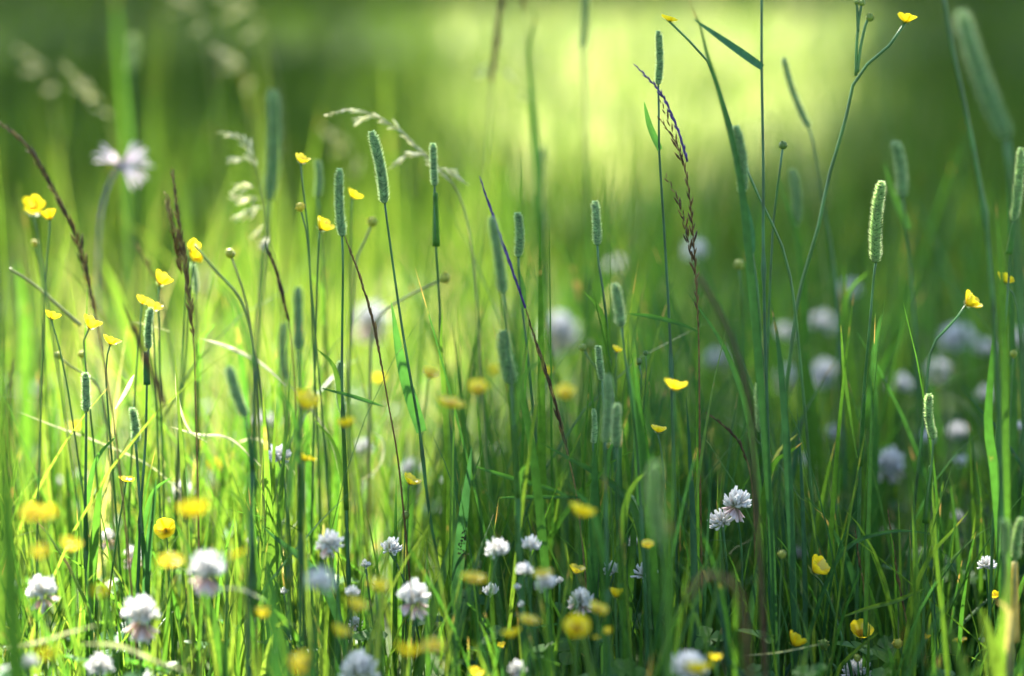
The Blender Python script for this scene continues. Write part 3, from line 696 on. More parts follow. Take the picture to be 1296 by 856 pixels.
spike([[(835, 150), (862, 195), (874, 260), (880, 340), (884, 420)], [(836, 128), (850, 165), (866, 215)], [(842, 222), (858, 255), (873, 320)], [(858, 250), (868, 285), (879, 352)]], 1.70, [(885, 480), (886, 600), (888, 720)], 'tall arched spike with a violet tip and brown strands', (.15, .85), purple=[(803, 82), (820, 99), (838, 120), (858, 165), (870, 205)], ln=.0075, wd=.0019, spread=.42, gap=.0042, stem_tint=.7)
spike([[(160, 392), (176, 430), (192, 470), (212, 522)]], 1.48, [(222, 570), (230, 640)], 'blurred rusty spike crossing the dark bluish timothy', (.4, .9), ln=.011, wd=.003, spread=.25, gap=.0022)
spike([[(54, 425), (52, 470), (50, 510)]], 1.95, [(52, 560)], 'small dark spike below the pale diagonal stalk', (.0, .4), spread=.22)
spike([[(16, 455), (13, 490), (10, 530)]], 1.88, [(12, 590), (24, 640)], 'small dark spike at the very edge', (.0, .4), spread=.22)
spike([[(172, 308), (186, 335), (200, 362)]], 1.92, [(210, 410)], 'faint brown spike above the clump of three buttercups', (.3, .8), spread=.25)
spike([[(895, 524), (915, 538), (935, 560), (948, 592)]], 1.74, [(954, 640), (956, 720)], 'bent brown spike in the shade above the clover pair', (.1, .6), spread=.14, gap=.003)
spike([[(1124, 648), (1130, 690), (1136, 730), (1146, 780)]], 1.72, [(1152, 830)], 'thin rusty spike standing above an orange tinged buttercup', (.4, .9), ln=.006, spread=.12, gap=.003)
spike([[(1083, 674), (1087, 705), (1093, 740)]], 1.72, [(1096, 790)], 'short rusty spike beside the stem of the bright timothy', (.3, .8), ln=.006, spread=.12, gap=.003)
spike([[(640, -20), (632, 20), (627, 60), (621, 110)]], 2.1, [(617, 180), (609, 300), (606, 380)], 'blurred brown spike hanging from the top edge', (.4, .9), ln=.012, wd=.0035, spread=.25, gap=.0024, stemmat='stem')
spike([[(655, -30), (661, 0), (664, 20)]], 2.1, [(668, 60), (677, 130), (684, 200), (690, 330)], 'blurred stalk with a dark head beside the hanging brown one', (.2, .6), ln=.012, wd=.0035, spread=.2, gap=.0024, stemmat='stem')
spike([[(1068, 510), (1070, 560), (1068, 600)]], 2.3, [(1070, 680)], 'dim reddish stem deep in the shade', (.3, .6), spread=.1)
stalk([(884, 350), (905, 385), (930, 440), (948, 510), (955, 600)], 7, 1.48, .35, 'blurred brown stalk curving past the arched spike', mat='brown')
stalk([(868, 760), (885, 735), (905, 728), (935, 750), (945, 820)], 9, 1.35, .6, 'blurred brown loop of dead stalk low in the grass', mat='brown')

# ------------------------------------------------------------------ pale panicles
panicle([(415, 146), (442, 139), (472, 146), (505, 164), (530, 188), (556, 215), (575, 235)], [[(450, 152), (475, 148)], [(495, 212), (515, 196), (540, 194)], [(590, 232), (572, 218), (556, 212)]], 1.84, [(590, 275), (600, 340), (606, 430)], 'pale panicle arching over the short timothy', ln=.008, wd=.0022, gap=.0026, spread=.35, sw=3.4, cover=1)
panicle([(280, 168), (308, 178), (325, 215), (335, 260), (340, 300)], [[(292, 200), (312, 203)], [(298, 235), (322, 238)], [(290, 250), (328, 252)], [(295, 275), (332, 262)], [(322, 300), (336, 285)], [(330, 312), (340, 300)]], 1.92, [(352, 350), (360, 450)], 'ragged cream panicle hanging beside the thick dark timothy', ln=.010, wd=.003, gap=.003)
for tip, base, d_, st, lab in (((78, 80), (150, 210), 2.5, [(158, 260), (162, 340)], 'soft cream panicle bending in the upper corner'),
                          ((205, -12), (262, 60), 2.9, [(272, 120), (280, 220)], 'blurred cream panicle at the top edge'),
                          ((270, -5), (338, 60), 2.8, [(352, 130), (360, 230)], 'blurred panicle of round pale spots near the top'),
                          ((268, 60), (318, 140), 2.7, [(326, 200), (332, 300)], 'faint pale panicle below the round pale spots'),
                          ((20, 60), (70, 150), 2.8, [(80, 220), (84, 320)], 'faint pale panicle next to a wide pale blade'),
                          ((410, 165), (446, 235), 2.7, [(452, 290), (455, 380)], 'round glinting panicle in the green blur')):
    mx, my = (tip[0] + base[0]) / 2 + 14, (tip[1] + base[1]) / 2 - 18
    panicle([tip, (mx, my), base], [[(tip[0] + 8, tip[1] + 30), (mx, my)], [(tip[0] + 40, tip[1] + 55), (mx + 14, my + 20)]], d_, st, lab, ln=.008, wd=.0026, gap=.006)
panicle([(600, 90), (622, 80), (650, 100), (672, 130)], [[(598, 95), (630, 90)], [(640, 90), (655, 105)], [(655, 120), (670, 128)]], 2.2, [(680, 200), (690, 320)], 'airy pinkish panicle in the yellow glow', ln=.006, gap=.006)
panicle([(960, 130), (985, 155), (1010, 190), (1030, 240)], [[(975, 190), (1015, 200)], [(940, 160), (990, 160)]], 2.1, [(1040, 320)], 'hair-thin panicle in front of the yellow glow', ln=.004, wd=.0012, gap=.010, tint=(.0, .4), sw=1.6)

# ------------------------------------------------------------------ buttercups
B = buttercup
B(42, 265, 29, 1.56, 'larger of two buttercups under the arching dark spike', cup=2, tilt=40, toward=20, pix=[(48, 300), (60, 380)])
B(62, 274, 20, 1.60, 'smaller half closed buttercup under the arching dark spike', cup=2)
B(66, 400, 26, 1.74, 'buttercup with a white glint on a pale diagonal stalk', cup=1, tilt=25, toward=120, pix=[(75, 440), (90, 520)])
B(115, 411, 25, 1.74, 'buttercup at the end of the pale diagonal stalk', cup=2, tilt=25, toward=100, pix=[(106, 430), (112, 500), (122, 600)])
B(141, 432, 27, 1.72, 'lowest buttercup of the row under the arching dark spike', cup=1, tilt=22, toward=110, pix=[(134, 470), (140, 560)])
B(204, 356, 25, 1.78, 'topmost buttercup of three around the dark bluish timothy', cup=2, tilt=30, toward=100)
B(182, 381, 25, 1.78, 'buttercup behind the tip of the dark bluish timothy', cup=1, tilt=25, toward=110)
B(195, 389, 27, 1.77, 'buttercup just above the dark bluish timothy head', cup=1, tilt=20, toward=90)
B(243, 314, 20, 1.80, 'upper buttercup of a tilted pair behind the bushy brown spike', cup=2, tilt=50, toward=60)
B(247, 327, 20, 1.80, 'lower orange buttercup of a tilted pair behind the bushy brown spike', cup=2, tilt=60, toward=40)
B(382, 203, 24, 1.76, 'lone small buttercup above the thick dark timothy', cup=1, tilt=22, toward=60, pix=[(384, 240), (390, 300), (395, 400)])
B(448, 247, 24, 1.82, 'buttercup peeping out behind the silvery upright timothy', cup=1, tilt=35, toward=110)
B(408, 287, 24, 1.76, 'pale buttercup with a bright centre beside a small timothy', cup=2, tilt=40, toward=80)
B(848, 24, 25, 1.71, 'buttercup at the top edge near the bluish leaf', cup=0, tilt=20, toward=110, pix=[(858, 33), (878, 60), (897, 80), (912, 120), (925, 160), (943, 210), (965, 260), (985, 300), (1000, 350), (1012, 450)], sw=3.6)
B(1147, 24, 29, 1.73, 'buttercup at the top on a branching green stem', cup=1, tilt=12, toward=120, pix=[(1143, 34), (1122, 62), (1100, 80), (1083, 96), (1068, 160), (1050, 220), (1035, 290), (1012, 370), (1000, 450), (990, 560)], sw=4.6,
  extra=[([(1083, 96), (1084, 60), (1087, 25), (1091, 4)], 4), ([(1085, 92), (1089, 60), (1096, 30), (1101, 22)], 5), ([(1086, 40), (1085, 15), (1084, 3)], 3)])
B(1227, 383, 26, 1.74, 'buttercup seen edge-on in front of the white blurs', cup=2, tilt=50, toward=75, pix=[(1215, 398), (1195, 420), (1178, 445), (1170, 520)], sw=4)
B(1272, 354, 28, 1.76, 'buttercup crossed by a timothy stem near the picture edge', cup=1, tilt=35, toward=110, pix=[(1284, 375), (1291, 420), (1294, 500)])
B(572, 509, 42, 1.48, 'wide flat blurred buttercup seen side-on', cup=0, tilt=10, toward=90)
B(544, 474, 24, 1.86, 'little buttercup between the long folded leaf and the flat one', cup=1)
B(605, 493, 30, 1.46, 'fuzzy yellow buttercup touching the wide flat one', cup=1, tilt=30, toward=0)
B(716, 498, 28, 1.40, 'very soft buttercup behind the purple tipped spike', cup=1, tilt=30, toward=0)
B(781, 443, 18, 1.78, 'tiny buttercup beside the leafy timothy stem', cup=1, tilt=18, toward=80)
B(855, 488, 34, 1.58, 'side-on buttercup beside the tall arched spike', cup=1, tilt=15, toward=110)
B(833, 544, 23, 1.70, 'small sharp buttercup on a thin stem in the middle', cup=1, tilt=12, toward=90, pix=[(838, 580), (844, 680)])
B(387, 511, 34, 1.50, 'orange buttercup beside the stem of the rimlit timothy', cup=2, tilt=25, toward=70)
B(438, 536, 27, 1.50, 'dim orange buttercup crossed by the upright timothy stem', cup=1)
B(386, 578, 32, 1.60, 'buttercup touching the sharp white clover', cup=0, tilt=20, toward=120)
B(160, 606, 24, 1.69, 'flat orange buttercup between the two short timothies', cup=0, tilt=10, toward=90)
B(40, 652, 34, 1.34, 'larger soft buttercup of a blurred pair low at the edge', cup=1, tilt=30, toward=10)
B(61, 651, 26, 1.36, 'smaller soft buttercup of a blurred pair low at the edge', cup=1, tilt=30, toward=10)
B(210, 671, 31, 1.66, 'buttercup showing its open face above a soft yellow one', cup=1, tilt=58, toward=0)
B(216, 709, 38, 1.42, 'soft yellow buttercup under the open faced one', cup=0, tilt=15, toward=30)
B(243, 647, 44, 1.30, 'large faint golden blur of a buttercup close to the camera', cup=1)
B(132, 748, 34, 1.24, 'faint yellow blur above the big two-tiered clover', cup=1)
B(62, 828, 36, 1.22, 'faint yellow blur at the bottom corner', cup=1)
B(335, 777, 22, 1.48, 'small blurred buttercup below the double clover', cup=2)
B(385, 845, 44, 1.25, 'blurred yellow buttercup at the bottom beside the round clover', cup=1)
B(520, 609, 27, 1.74, 'buttercup hanging in front of a faint white clover', cup=1, tilt=30, toward=80)
B(736, 648, 40, 1.44, 'large blurred buttercup standing highest over the middle clovers', cup=1, tilt=20, toward=110)
B(730, 722, 26, 1.65, 'buttercup with upturned petals next to small clovers', cup=1, tilt=12, toward=90)
B(600, 731, 36, 1.42, 'flat blurred buttercup above a small sharp clover', cup=0, tilt=8, toward=90)
B(687, 726, 30, 1.42, 'blurred buttercup covering a pinkish clover', cup=0)
B(670, 785, 32, 1.48, 'blurred flat orange buttercup of a low pair', cup=0, tilt=12, toward=70)
B(647, 802, 28, 1.46, 'rounder buttercup of a low pair', cup=1)
B(730, 795, 38, 1.42, 'round golden blurred buttercup beneath a tall white clover', cup=1, tilt=50, toward=0)
B(757, 770, 30, 1.46, 'slanting blurred buttercup beside the tall white clover', cup=0, tilt=25, toward=60)
B(516, 824, 36, 1.30, 'soft yellow buttercup low beside the round clover', cup=1)
B(548, 817, 32, 1.30, 'fainter soft yellow buttercup low beside the round clover', cup=0)
B(480, 742, 32, 1.34, 'blurred buttercup beside the budding clover', cup=1)
B(452, 767, 30, 1.36, 'blurred orange buttercup below the budding clover', cup=1)
B(602, 852, 22, 1.55, 'buttercup cut off by the bottom edge', cup=1)
B(780, 752, 20, 1.62, 'small round buttercup under the clover with open florets', cup=2)
B(635, 818, 11, 1.64, 'closed yellow buttercup bud under the low pair', cup=2, tilt=10)
B(1034, 720, 30, 1.68, 'buttercup with a bright glint in the dark grass', cup=2, tilt=45, toward=60, pix=[(1044, 745), (1060, 790), (1075, 840)], sw=4)
B(1090, 800, 35, 1.70, 'shallow open buttercup low in the dark grass', cup=1, tilt=28, toward=10)
B(1007, 813, 27, 1.66, 'folded buttercup beside a pale straw', cup=2, tilt=35, toward=110)
B(1170, 806, 19, 1.76, 'small dull buttercup in the dark grass', cup=1)
B(1215, 810, 20, 1.76, 'small dull orange buttercup over a dark stalk', cup=0, tilt=10)
B(1259, 755, 13, 1.72, 'tiny half hidden buttercup under the round clover', cup=2)
B(884, 846, 40, 1.36, 'soft buttercup in front of the blurred clover at the bottom', cup=1)
B(905, 832, 20, 1.5, 'dim small buttercup beside the clover at the bottom', cup=1)
B(770, 800, 12, 1.52, 'tiny orange buttercup beside the golden blurred one', cup=2)
B(755, 806, 14, 1.50, 'tiny flat buttercup beside the golden blurred one', cup=0)
B(50, 700, 30, 1.3, 'dull yellow blur over the frosted clover', cup=1)

B(90, 690, 30, 1.36, 'soft yellow blur over the pink tinged clover', cup=1)
B(300, 700, 26, 1.38, 'soft golden blur beside the double clover', cup=0)
B(430, 800, 28, 1.38, 'soft yellow blur above the large bluish clover', cup=1)
B(820, 690, 18, 1.58, 'small yellow blur above the open greenish clover', cup=1)
B(690, 470, 20, 2.1, 'distant yellow dot behind the broad soft timothy', cup=1)
B(625, 470, 22, 2.2, 'distant yellow dot above the fuzzy buttercup', cup=1)
B(480, 480, 20, 2.2, 'distant yellow dot beside the speckled spike', cup=1)
B(95, 540, 20, 2.1, 'distant yellow dot between pale straws', cup=1)
B(270, 590, 22, 2.1, 'distant yellow dot in the bright straw tangle', cup=1)

# ------------------------------------------------------------------ buds and seed heads
bud(291, 321, 12, 1.78, [(300, 345), (312, 385), (320, 440), (326, 520)], 'green bud on a pale stalk beside the short brown spike', .7, 3.5, .93)
bud(380, 262, 11, 1.76, [(386, 285), (392, 340)], 'round yellow bud beside the small soft timothy', .95)
bud(73, 450, 9, 1.80, [(95, 468), (120, 482), (133, 520), (140, 600)], 'green bud on a curved stalk under the buttercup row', .7, 3.2, .9)
bud(103, 449, 9, 1.80, [(110, 475), (128, 500)], 'second green bud under the buttercup row', .75)
bud(44, 308, 9, 1.85, [(52, 340), (54, 400)], 'pale bud below the pair of buttercups', .85)
bud(563, 352, 13, 1.84, [(530, 368), (500, 384), (480, 400), (470, 430), (468, 520)], 'bud at the end of a pale slanting stalk', .75, 4, .95)
bud(471, 281, 12, 1.84, [(464, 300), (452, 330), (446, 400)], 'bud behind the leaning timothy', .75, 3.4, .92)
bud(737, 440, 9, 1.78, [(748, 458), (768, 490), (776, 560)], 'green bud beside the small sharp timothy', .6)
bud(746, 437, 14, 1.95, [(752, 470), (758, 540)], 'fuzzy green bud behind the sharper one', .6)
bud(991, 184, 10, 1.73, [(987, 215), (980, 270), (976, 330), (972, 430)], 'dark round seed head on a grey stem before the glow', .2, 3.2, .3)
bud(808, 458, 8, 1.74, [(812, 480), (806, 530), (800, 600)], 'dark seed head on a kinked stem', .1, 2.0, .3)
bud(817, 447, 6, 1.74, [(818, 470), (814, 530)], 'tiny brown seed head', .05, 1.8, .4)
bud(1136, 815, 12, 1.70, [(1128, 835), (1110, 856)], 'yellow-green bud on a slanting stalk in the dark grass', .8, 3.6, .8)
bud(1042, 816, 13, 1.70, [(1052, 838), (1062, 856)], 'green bud beside the shallow open buttercup', .6, 3.4, .6)
bud(277, 814, 12, 1.62, [(279, 840)], 'yellow-green bud at the bottom of the sunny side', .85)
bud(990, 702, 10, 1.62, [(988, 740)], 'soft green bud in the shade by the glinting buttercup', .7)
bud(1283, 448, 9, 1.78, [(1280, 490), (1276, 560)], 'small green bud beside the timothy stem at the edge', .7)
bud(935, 335, 12, 1.86, [(938, 370), (940, 450)], 'soft green bud between the crossing stalks', .65)
bud(513, 652, 10, 1.72, [(512, 690)], 'small green bud under the hanging buttercup', .6)
bud(770, 564, 8, 1.7, [(772, 600)], 'tiny bud among the cluster of timothies', .75)
bud(1085, 833, 9, 1.66, [(1086, 850)], 'bud touching the pinkish clover', .7)

# ------------------------------------------------------------------ clovers
K = clover
K(933, 634, 44, 1.70, 'upper sharp clover of the pair in the shade with pink lower florets', 1, 0, tilt=12, toward=60, pix=[(938, 690), (940, 760)])
K(912, 658, 38, 1.71, 'lower clover of the sharp pair in the shade', 2, None, tilt=26, toward=-60, pix=[(920, 720), (924, 800)])
K(817, 724, 37, 1.70, 'sharp clover with open greenish white florets', 2, None, tilt=25, toward=10)
K(775, 721, 28, 1.70, 'smaller clover beside the one with open greenish florets', 1, None, tilt=20, toward=-60)
K(495, 693, 34, 1.70, 'sharp flat topped clover with a dark base', 1, None, tilt=18, toward=50, pix=[(505, 720), (520, 760)])
K(463, 716, 20, 1.68, 'small budding clover with pink underneath', 4, None, tilt=8)
K(525, 753, 50, 1.58, 'wide clover with drooping lavender florets', 1, 0, tilt=8, toward=0)
K(620, 750, 32, 1.68, 'neat domed clover on a dark stem', 4, None, tilt=5)
K(353, 577, 38, 1.76, 'clover in the sun touching a yellow buttercup', 1, None, tilt=12, toward=0, pix=[(360, 610), (366, 680)])
K(418, 686, 38, 1.60, 'spiky sunlit clover with a brown centre', 0, 1, tilt=40, toward=20)
K(629, 695, 38, 1.60, 'pinkish clover beside a wide dark blade', 0, None)
K(672, 690, 32, 1.62, 'soft clover behind the upright blades', 1, None)
K(664, 722, 28, 1.58, 'small clover just behind the pinkish one', 1, None)
K(690, 737, 34, 1.56, 'clover covered by a blurred buttercup', 0, None)
K(708, 736, 16, 1.66, 'tiny upright clover beside the upturned buttercup', 4, None)
K(736, 757, 36, 1.62, 'tall open clover above the golden blurred buttercup', 3, 0, tilt=10)
K(655, 744, 14, 1.60, 'tiny white clover bud above another', 4, None)
K(660, 766, 14, 1.60, 'lower of two tiny white clover buds', 4, None)
K(804, 686, 22, 1.76, 'little clover under the young green timothy', 1, None)
K(178, 776, 60, 1.55, 'big bright two-tiered clover with pink skirt', 1, 1, tilt=6, toward=0)
K(262, 718, 58, 1.48, 'large blurred double clover with a dusky underside', 1, 1, tilt=8, toward=40)
K(52, 746, 48, 1.58, 'frosted grey-white clover in the corner grass', 1, 0)
K(126, 842, 40, 1.55, 'round clover at the bottom of the sunny side', 0, None)
K(38, 838, 26, 1.40, 'blurred clover beside the yellow corner blur', 0, None)
K(455, 845, 56, 1.52, 'large round bluish clover at the bottom', 3, None, tilt=20, toward=0)
K(406, 735, 42, 1.26, 'dim blurred clover close to the camera', 0, None)
K(871, 842, 52, 1.45, 'blurred round clover at the bottom behind a yellow one', 3, None)
K(1085, 848, 42, 1.70, 'round pinkish clover cut by the bottom edge', 3, None, tilt=15, toward=0)
K(1249, 714, 28, 1.70, 'small round clover with gaps in its crown', 2, None, tilt=10)
K(136, 680, 28, 1.82, 'pink tinged clover beside the two short timothies', 4, 0)
K(170, 702, 32, 1.84, 'clover half hidden behind the thin dark stems', 1, 0)
K(230, 620, 36, 1.92, 'clover under the golden blur', 0, 0)
K(334, 531, 28, 2.1, 'blurred clover behind the orange buttercup', 0, None)
K(461, 566, 30, 2.05, 'blurred clover beside the upright timothy stem', 0, None)
K(521, 592, 32, 2.0, 'faint clover behind the hanging buttercup', 0, None)
K(563, 610, 18, 1.96, 'tiny far clover beside the dark blade', 4, None)
K(318, 686, 18, 1.9, 'small clover among bright blades', 4, None)
K(655, 845, 26, 1.55, 'dusky clover at the bottom', 2, 1)
K(446, 750, 24, 1.62, 'clover beside the blurred orange buttercup', 1, None)
K(450, 787, 20, 1.7, 'low clover in the dark grass under the orange buttercup', 2, 0)
K(360, 750, 18, 1.72, 'small clover in the bright grass beside the dim one', 4, None)
K(470, 402, 52, 2.5, 'pink-white clover blur behind the speckled spike', 0, 1)
K(707, 415, 56, 2.5, 'large pink-white clover blur in the middle', 3, 0)
K(880, 318, 38, 2.5, 'grey-white clover blur behind the tall arched spike', 0, None)
K(780, 335, 26, 2.7, 'faint clover blur in the dark gap', 0, None)
K(1075, 366, 30, 2.6, 'highest clover blur of the shaded cluster', 0, None)
K(1041, 408, 38, 2.5, 'upper round clover blur of the shaded cluster', 0, None)
K(991, 422, 32, 2.5, 'clover blur beside the upper round one', 1, None)
K(908, 455, 38, 2.5, 'dim clover blur under the curving brown stalk', 0, None)
K(1044, 472, 46, 2.4, 'widest clover blur of the shaded cluster', 3, None)
K(994, 476, 34, 2.4, 'clover blur between two pale blades', 1, 0)
K(1140, 486, 34, 2.3, 'soft white clover blur beside the bright timothy stem', 0, None)
K(1187, 466, 34, 2.35, 'soft clover blur with a brown underside', 0, 1)
K(1211, 426, 48, 2.4, 'big white clover blur under the edge-on buttercup', 3, None)
K(1246, 441, 32, 2.4, 'clover blur beside the big white one', 0, None)
K(1290, 430, 34, 2.4, 'clover blur cut by the picture edge', 0, None)
K(1248, 500, 30, 2.3, 'lavender clover blur behind the tall folded leaf', 1, None)
K(1126, 584, 46, 2.05, 'soft wide clover with a pinkish stem', 0, 0)
K(1172, 554, 26, 2.1, 'small soft clover beside the young pale timothy', 1, None)
K(1215, 586, 26, 2.05, 'bright soft clover behind the young pale timothy', 4, None)
K(1212, 546, 30, 2.2, 'dim soft clover above the bright one', 0, None)
K(1026, 582, 28, 2.1, 'dim lavender clover in deep shade', 0, None)
K(1052, 548, 24, 2.3, 'dimmest clover behind the bright timothy stem', 0, None)
K(1014, 700, 26, 1.95, 'soft grey clover beside the glinting buttercup', 0, None)
K(1212, 656, 24, 1.98, 'twin lobed small clover by the shaded leaf sheath', 4, None)
K(1292, 542, 22, 1.9, 'white clover tucked in at the edge', 4, None)
K(36, 496, 32, 2.4, 'faint clover blur at the sunny edge', 0, None)
K(100, 604, 24, 2.1, 'clover blur behind the lone short timothy', 0, None)
K(75, 612, 22, 2.1, 'faint clover blur in the bright straw', 1, None)
K(1242, 812, 16, 1.78, 'tiny clover low in the dark grass', 4, None)

# ragged white flower on a purple stalk
def ragged_flower(x, y, d, lobes, pix, label):
    c = at(x, y, d); pts = stalk_points(c, pix, c.y); o = pts[-1].copy(); o.z = 0; m = m_per_px(d)
    root = thing('ragged_flower', o, label, 'wild flower')
    mb = MB(); tube(mb, rel(list(reversed(pts)), o), .0010, .0008, n=26, sides=6, a=1); linkobj('stem', mb.mesh('stem', M['purple']), root)
    for px, py, depth, wd in lobes:
        mb = MB(); e = on_plane(px, py, c.y + depth) - c
        for j in (-.35, -.12, .12, .35):
            side = e.cross(Vector((0, 1, .2))).normalized() * e.length
            tip = e * random.uniform(.85, 1.12) + side * j + Vector((0, random.uniform(-.004, .004), -.002 * abs(j)))
            blade(mb, [Vector((0, 0, 0)), e * .35 + side * j * .2, tip * .75 + Vector((0, 0, .0015)), tip], wd * m, n=9, a=.5, face=Vector((random.uniform(-.6, .6), -1, random.uniform(0, .8))), base=.35, peak=.7)
        linkobj('petal', mb.mesh('petal', M['white']), root, c - o)
    mb = MB(); tube(mb, rel([pts[0] - Vector((0, 0, .006)), pts[0] - Vector((0, 0, .003)), pts[0]], o), .0016, .0024, n=6, sides=8, a=.7); linkobj('calyx', mb.mesh('calyx', M['purple']), root)
ragged_flower(154, 207, 2.12, [(120, 192, .004, 2.6), (138, 197, -.006, 2.8), (178, 186, .006, 2.8), (188, 200, -.004, 2.4), (168, 222, -.008, 2.6), (179, 234, .002, 2.4)], [(143, 222), (131, 255), (125, 300), (124, 400), (130, 520)], 'ragged white flower on a curved purple stalk')

# ------------------------------------------------------------------ blades and stalks that stand out
stalk([(964, -30), (964, 85), (966, 200), (966, 300), (968, 420), (972, 560)], 4.6, 1.70, .15, 'tall straight stalk with a bluish flag leaf near the top', leaves=[((965, 86), (877, 24), 10, .02, 0)], nodes=(.62,))
stalk([(1192, -20), (1203, 50), (1218, 120), (1234, 200), (1246, 270), (1254, 350), (1262, 480)], 7, 1.57, .45, 'thick pale green stalk rising past the upper edge', nodes=(.72,))
stalk([(1116, 30), (1122, 140)], 3, 2.4, .5, 'thin faint stalk before the dark shade')
wild_blade([(870, -4), (885, 30), (898, 82), (914, 130), (935, 220), (948, 330)], 11, 1.62, .15, 'dark rolled leaf beside the buttercup at the top edge')
wild_blade([(597, 566), (590, 620), (582, 690), (575, 780)], 15, 1.68, .05, 'broad dark blade with a speckled spot', mark=(584, 686))
wild_blade([(170, 474), (160, 495), (146, 518)], 13, 1.68, 1.0, 'short bleached white leaf lying across the stems', ground=False, face=Vector((0, -1, .6)))
wild_blade([(330, 664), (352, 684), (378, 704), (405, 735), (430, 790)], 11, 1.66, .1, 'bluish blade bending over beside the spiky clover')
wild_blade([(1018, 558), (1000, 572), (985, 580), (970, 610), (960, 700)], 11, 1.72, .5, 'pale blade tip turned sideways in the shade', yoff=-.03)
wild_blade([(1184, 676), (1140, 672), (1095, 680), (1065, 700), (1045, 740), (1025, 800)], 6, 1.68, .15, 'bluish blade arching over the dark grass')
wild_blade([(1172, 744), (1135, 760), (1098, 770), (1062, 782)], 6, 1.68, .75, 'pale straw lying across the dark grass', ground=False)
wild_blade([(1226, 647), (1205, 672), (1180, 700), (1160, 740), (1148, 800)], 7, 1.70, .75, 'yellow-green blade pointing up from the arching one')
wild_blade([(1113, 800), (1085, 822), (1060, 850)], 6, 1.66, .75, 'pale straw beside the shallow open buttercup')
wild_blade([(940, 830), (985, 826), (1040, 815)], 5, 1.62, .96, 'dry pale straw reaching the folded buttercup', ground=False)
wild_blade([(1243, 770), (1258, 830), (1266, 880)], 22, 1.50, .85, 'broad glowing yellow-green blade at the bottom corner')
wild_blade([(1272, 700), (1275, 740), (1268, 800), (1262, 860)], 16, 1.52, .8, 'tall glowing blade beside the cream timothies')
wild_blade([(1196, 780), (1210, 820), (1224, 870)], 15, 1.45, .75, 'soft pale blade leaning in the dark corner')
wild_blade([(1262, 395), (1254, 470), (1250, 540), (1258, 600), (1266, 700)], 14, 1.66, .3, 'tall folded leaf beside the edge timothy stem')
wild_blade([(1260, 250), (1268, 360), (1270, 440)], 10, 1.58, .5, 'wide soft blade at the upper edge')
wild_blade([(145, -20), (150, 60), (157, 140), (164, 230), (166, 330)], 6, 3.0, .5, 'wide pale blade rising out of the picture')
wild_blade([(672, -6), (678, 30), (668, 60), (672, 110)], 9, 2.1, .3, 'soft green leaf beside the dark headed stalk', ground=True)
wild_blade([(980, 215), (996, 260), (1012, 320), (1018, 420)], 12, 1.95, .4, 'soft green blade under the round seed head')
wild_blade([(975, 380), (985, 440), (992, 520), (998, 620)], 11, 1.66, .05, 'bluish blade among the shaded stems')
wild_blade([(1118, 395), (1108, 430), (1105, 480), (1106, 560)], 12, 1.86, .2, 'bluish blade behind the bright timothy stem')
wild_blade([(793, 397), (830, 402), (866, 412), (884, 421)], 6, 1.66, .3, 'thin dark leaf reaching the tall arched spike', ground=False)
wild_blade([(487, 515), (462, 507), (440, 500), (408, 492)], 5, 1.68, .2, 'thin leaf crossing the upright timothy stem', ground=False)
wild_blade([(683, 560), (720, 580), (765, 606), (800, 640), (820, 720)], 10, 1.68, .25, 'dark blade arching across the middle grass')
wild_blade([(600, 590), (650, 606), (700, 620), (740, 640)], 6, 1.66, .3, 'thin blade lying over the middle clovers', ground=False)
wild_blade([(630, 630), (690, 629), (745, 630)], 5, 1.66, .2, 'level thin blade behind the highest buttercup', ground=False)
wild_blade([(648, 440), (660, 500), (672, 560), (684, 660)], 12, 1.64, .35, 'tall broad blade below the purple tipped spike')
wild_blade([(802, 430), (806, 500), (812, 560), (822, 660)], 12, 1.62, .3, 'soft broad blade below the leafy timothy')
wild_blade([(752, 560), (752, 620), (750, 700)], 15, 1.66, .15, 'upright dark blade beside the cluster of timothies')
wild_blade([(788, 545), (783, 600), (786, 680), (790, 760)], 12, 1.69, .05, 'bluish upright blade in the cluster of timothies')
wild_blade([(131, 590), (124, 640), (118, 700), (114, 760)], 12, 1.67, .45, 'blade leaning beside the lone short timothy')
wild_blade([(198, 604), (194, 640), (188, 690), (184, 760)], 10, 1.66, .1, 'dark blade between the thin dark stems')
wild_blade([(8, 480), (6, 600), (12, 720), (20, 860)], 24, 1.3, .55, 'wide green blur along the edge close to the camera')
wild_blade([(332, 640), (336, 700), (345, 780), (352, 870)], 18, 1.35, .2, 'wide dark blur of a blade below the bluish one')
wild_blade([(395, 760), (400, 800), (392, 870)], 24, 1.32, .15, 'broad dark blur under the dim clover')
wild_blade([(852, 560), (846, 680), (848, 800)], 9, 1.38, .55, 'broad soft blade beside the ghostly timothy')
wild_blade([(700, 800), (690, 860)], 20, 1.32, .5, 'short pale blur at the bottom beside the golden buttercup')
wild_blade([(130, 330), (150, 380), (172, 450), (190, 560)], 18, 2.2, .8, 'bright soft blade behind the brown spikes')
wild_blade([(22, 330), (30, 400), (32, 480)], 16, 2.2, .6, 'bright soft blade at the sunny edge')
wild_blade([(700, 300), (720, 330), (735, 380), (760, 460)], 14, 2.1, .6, 'soft bright blade behind the short timothy')
wild_blade([(1150, 560), (1165, 620), (1170, 700)], 10, 1.9, .3, 'dim blade in front of the soft wide clover')
wild_blade([(560, 390), (558, 440), (562, 500), (566, 560)], 9, 1.75, .7, 'bright blade on the stem under the drooping panicle')
stalk([(12, 340), (45, 362), (75, 388), (102, 412)], 5, 1.80, .93, 'pale diagonal stalk carrying a buttercup', cat='dry stalk', ground=False)
stalk([(246, 310), (275, 345), (300, 372), (312, 400), (322, 450)], 5, 1.80, .85, 'pale bending stalk behind the bushy brown spike', cat='dry stalk')
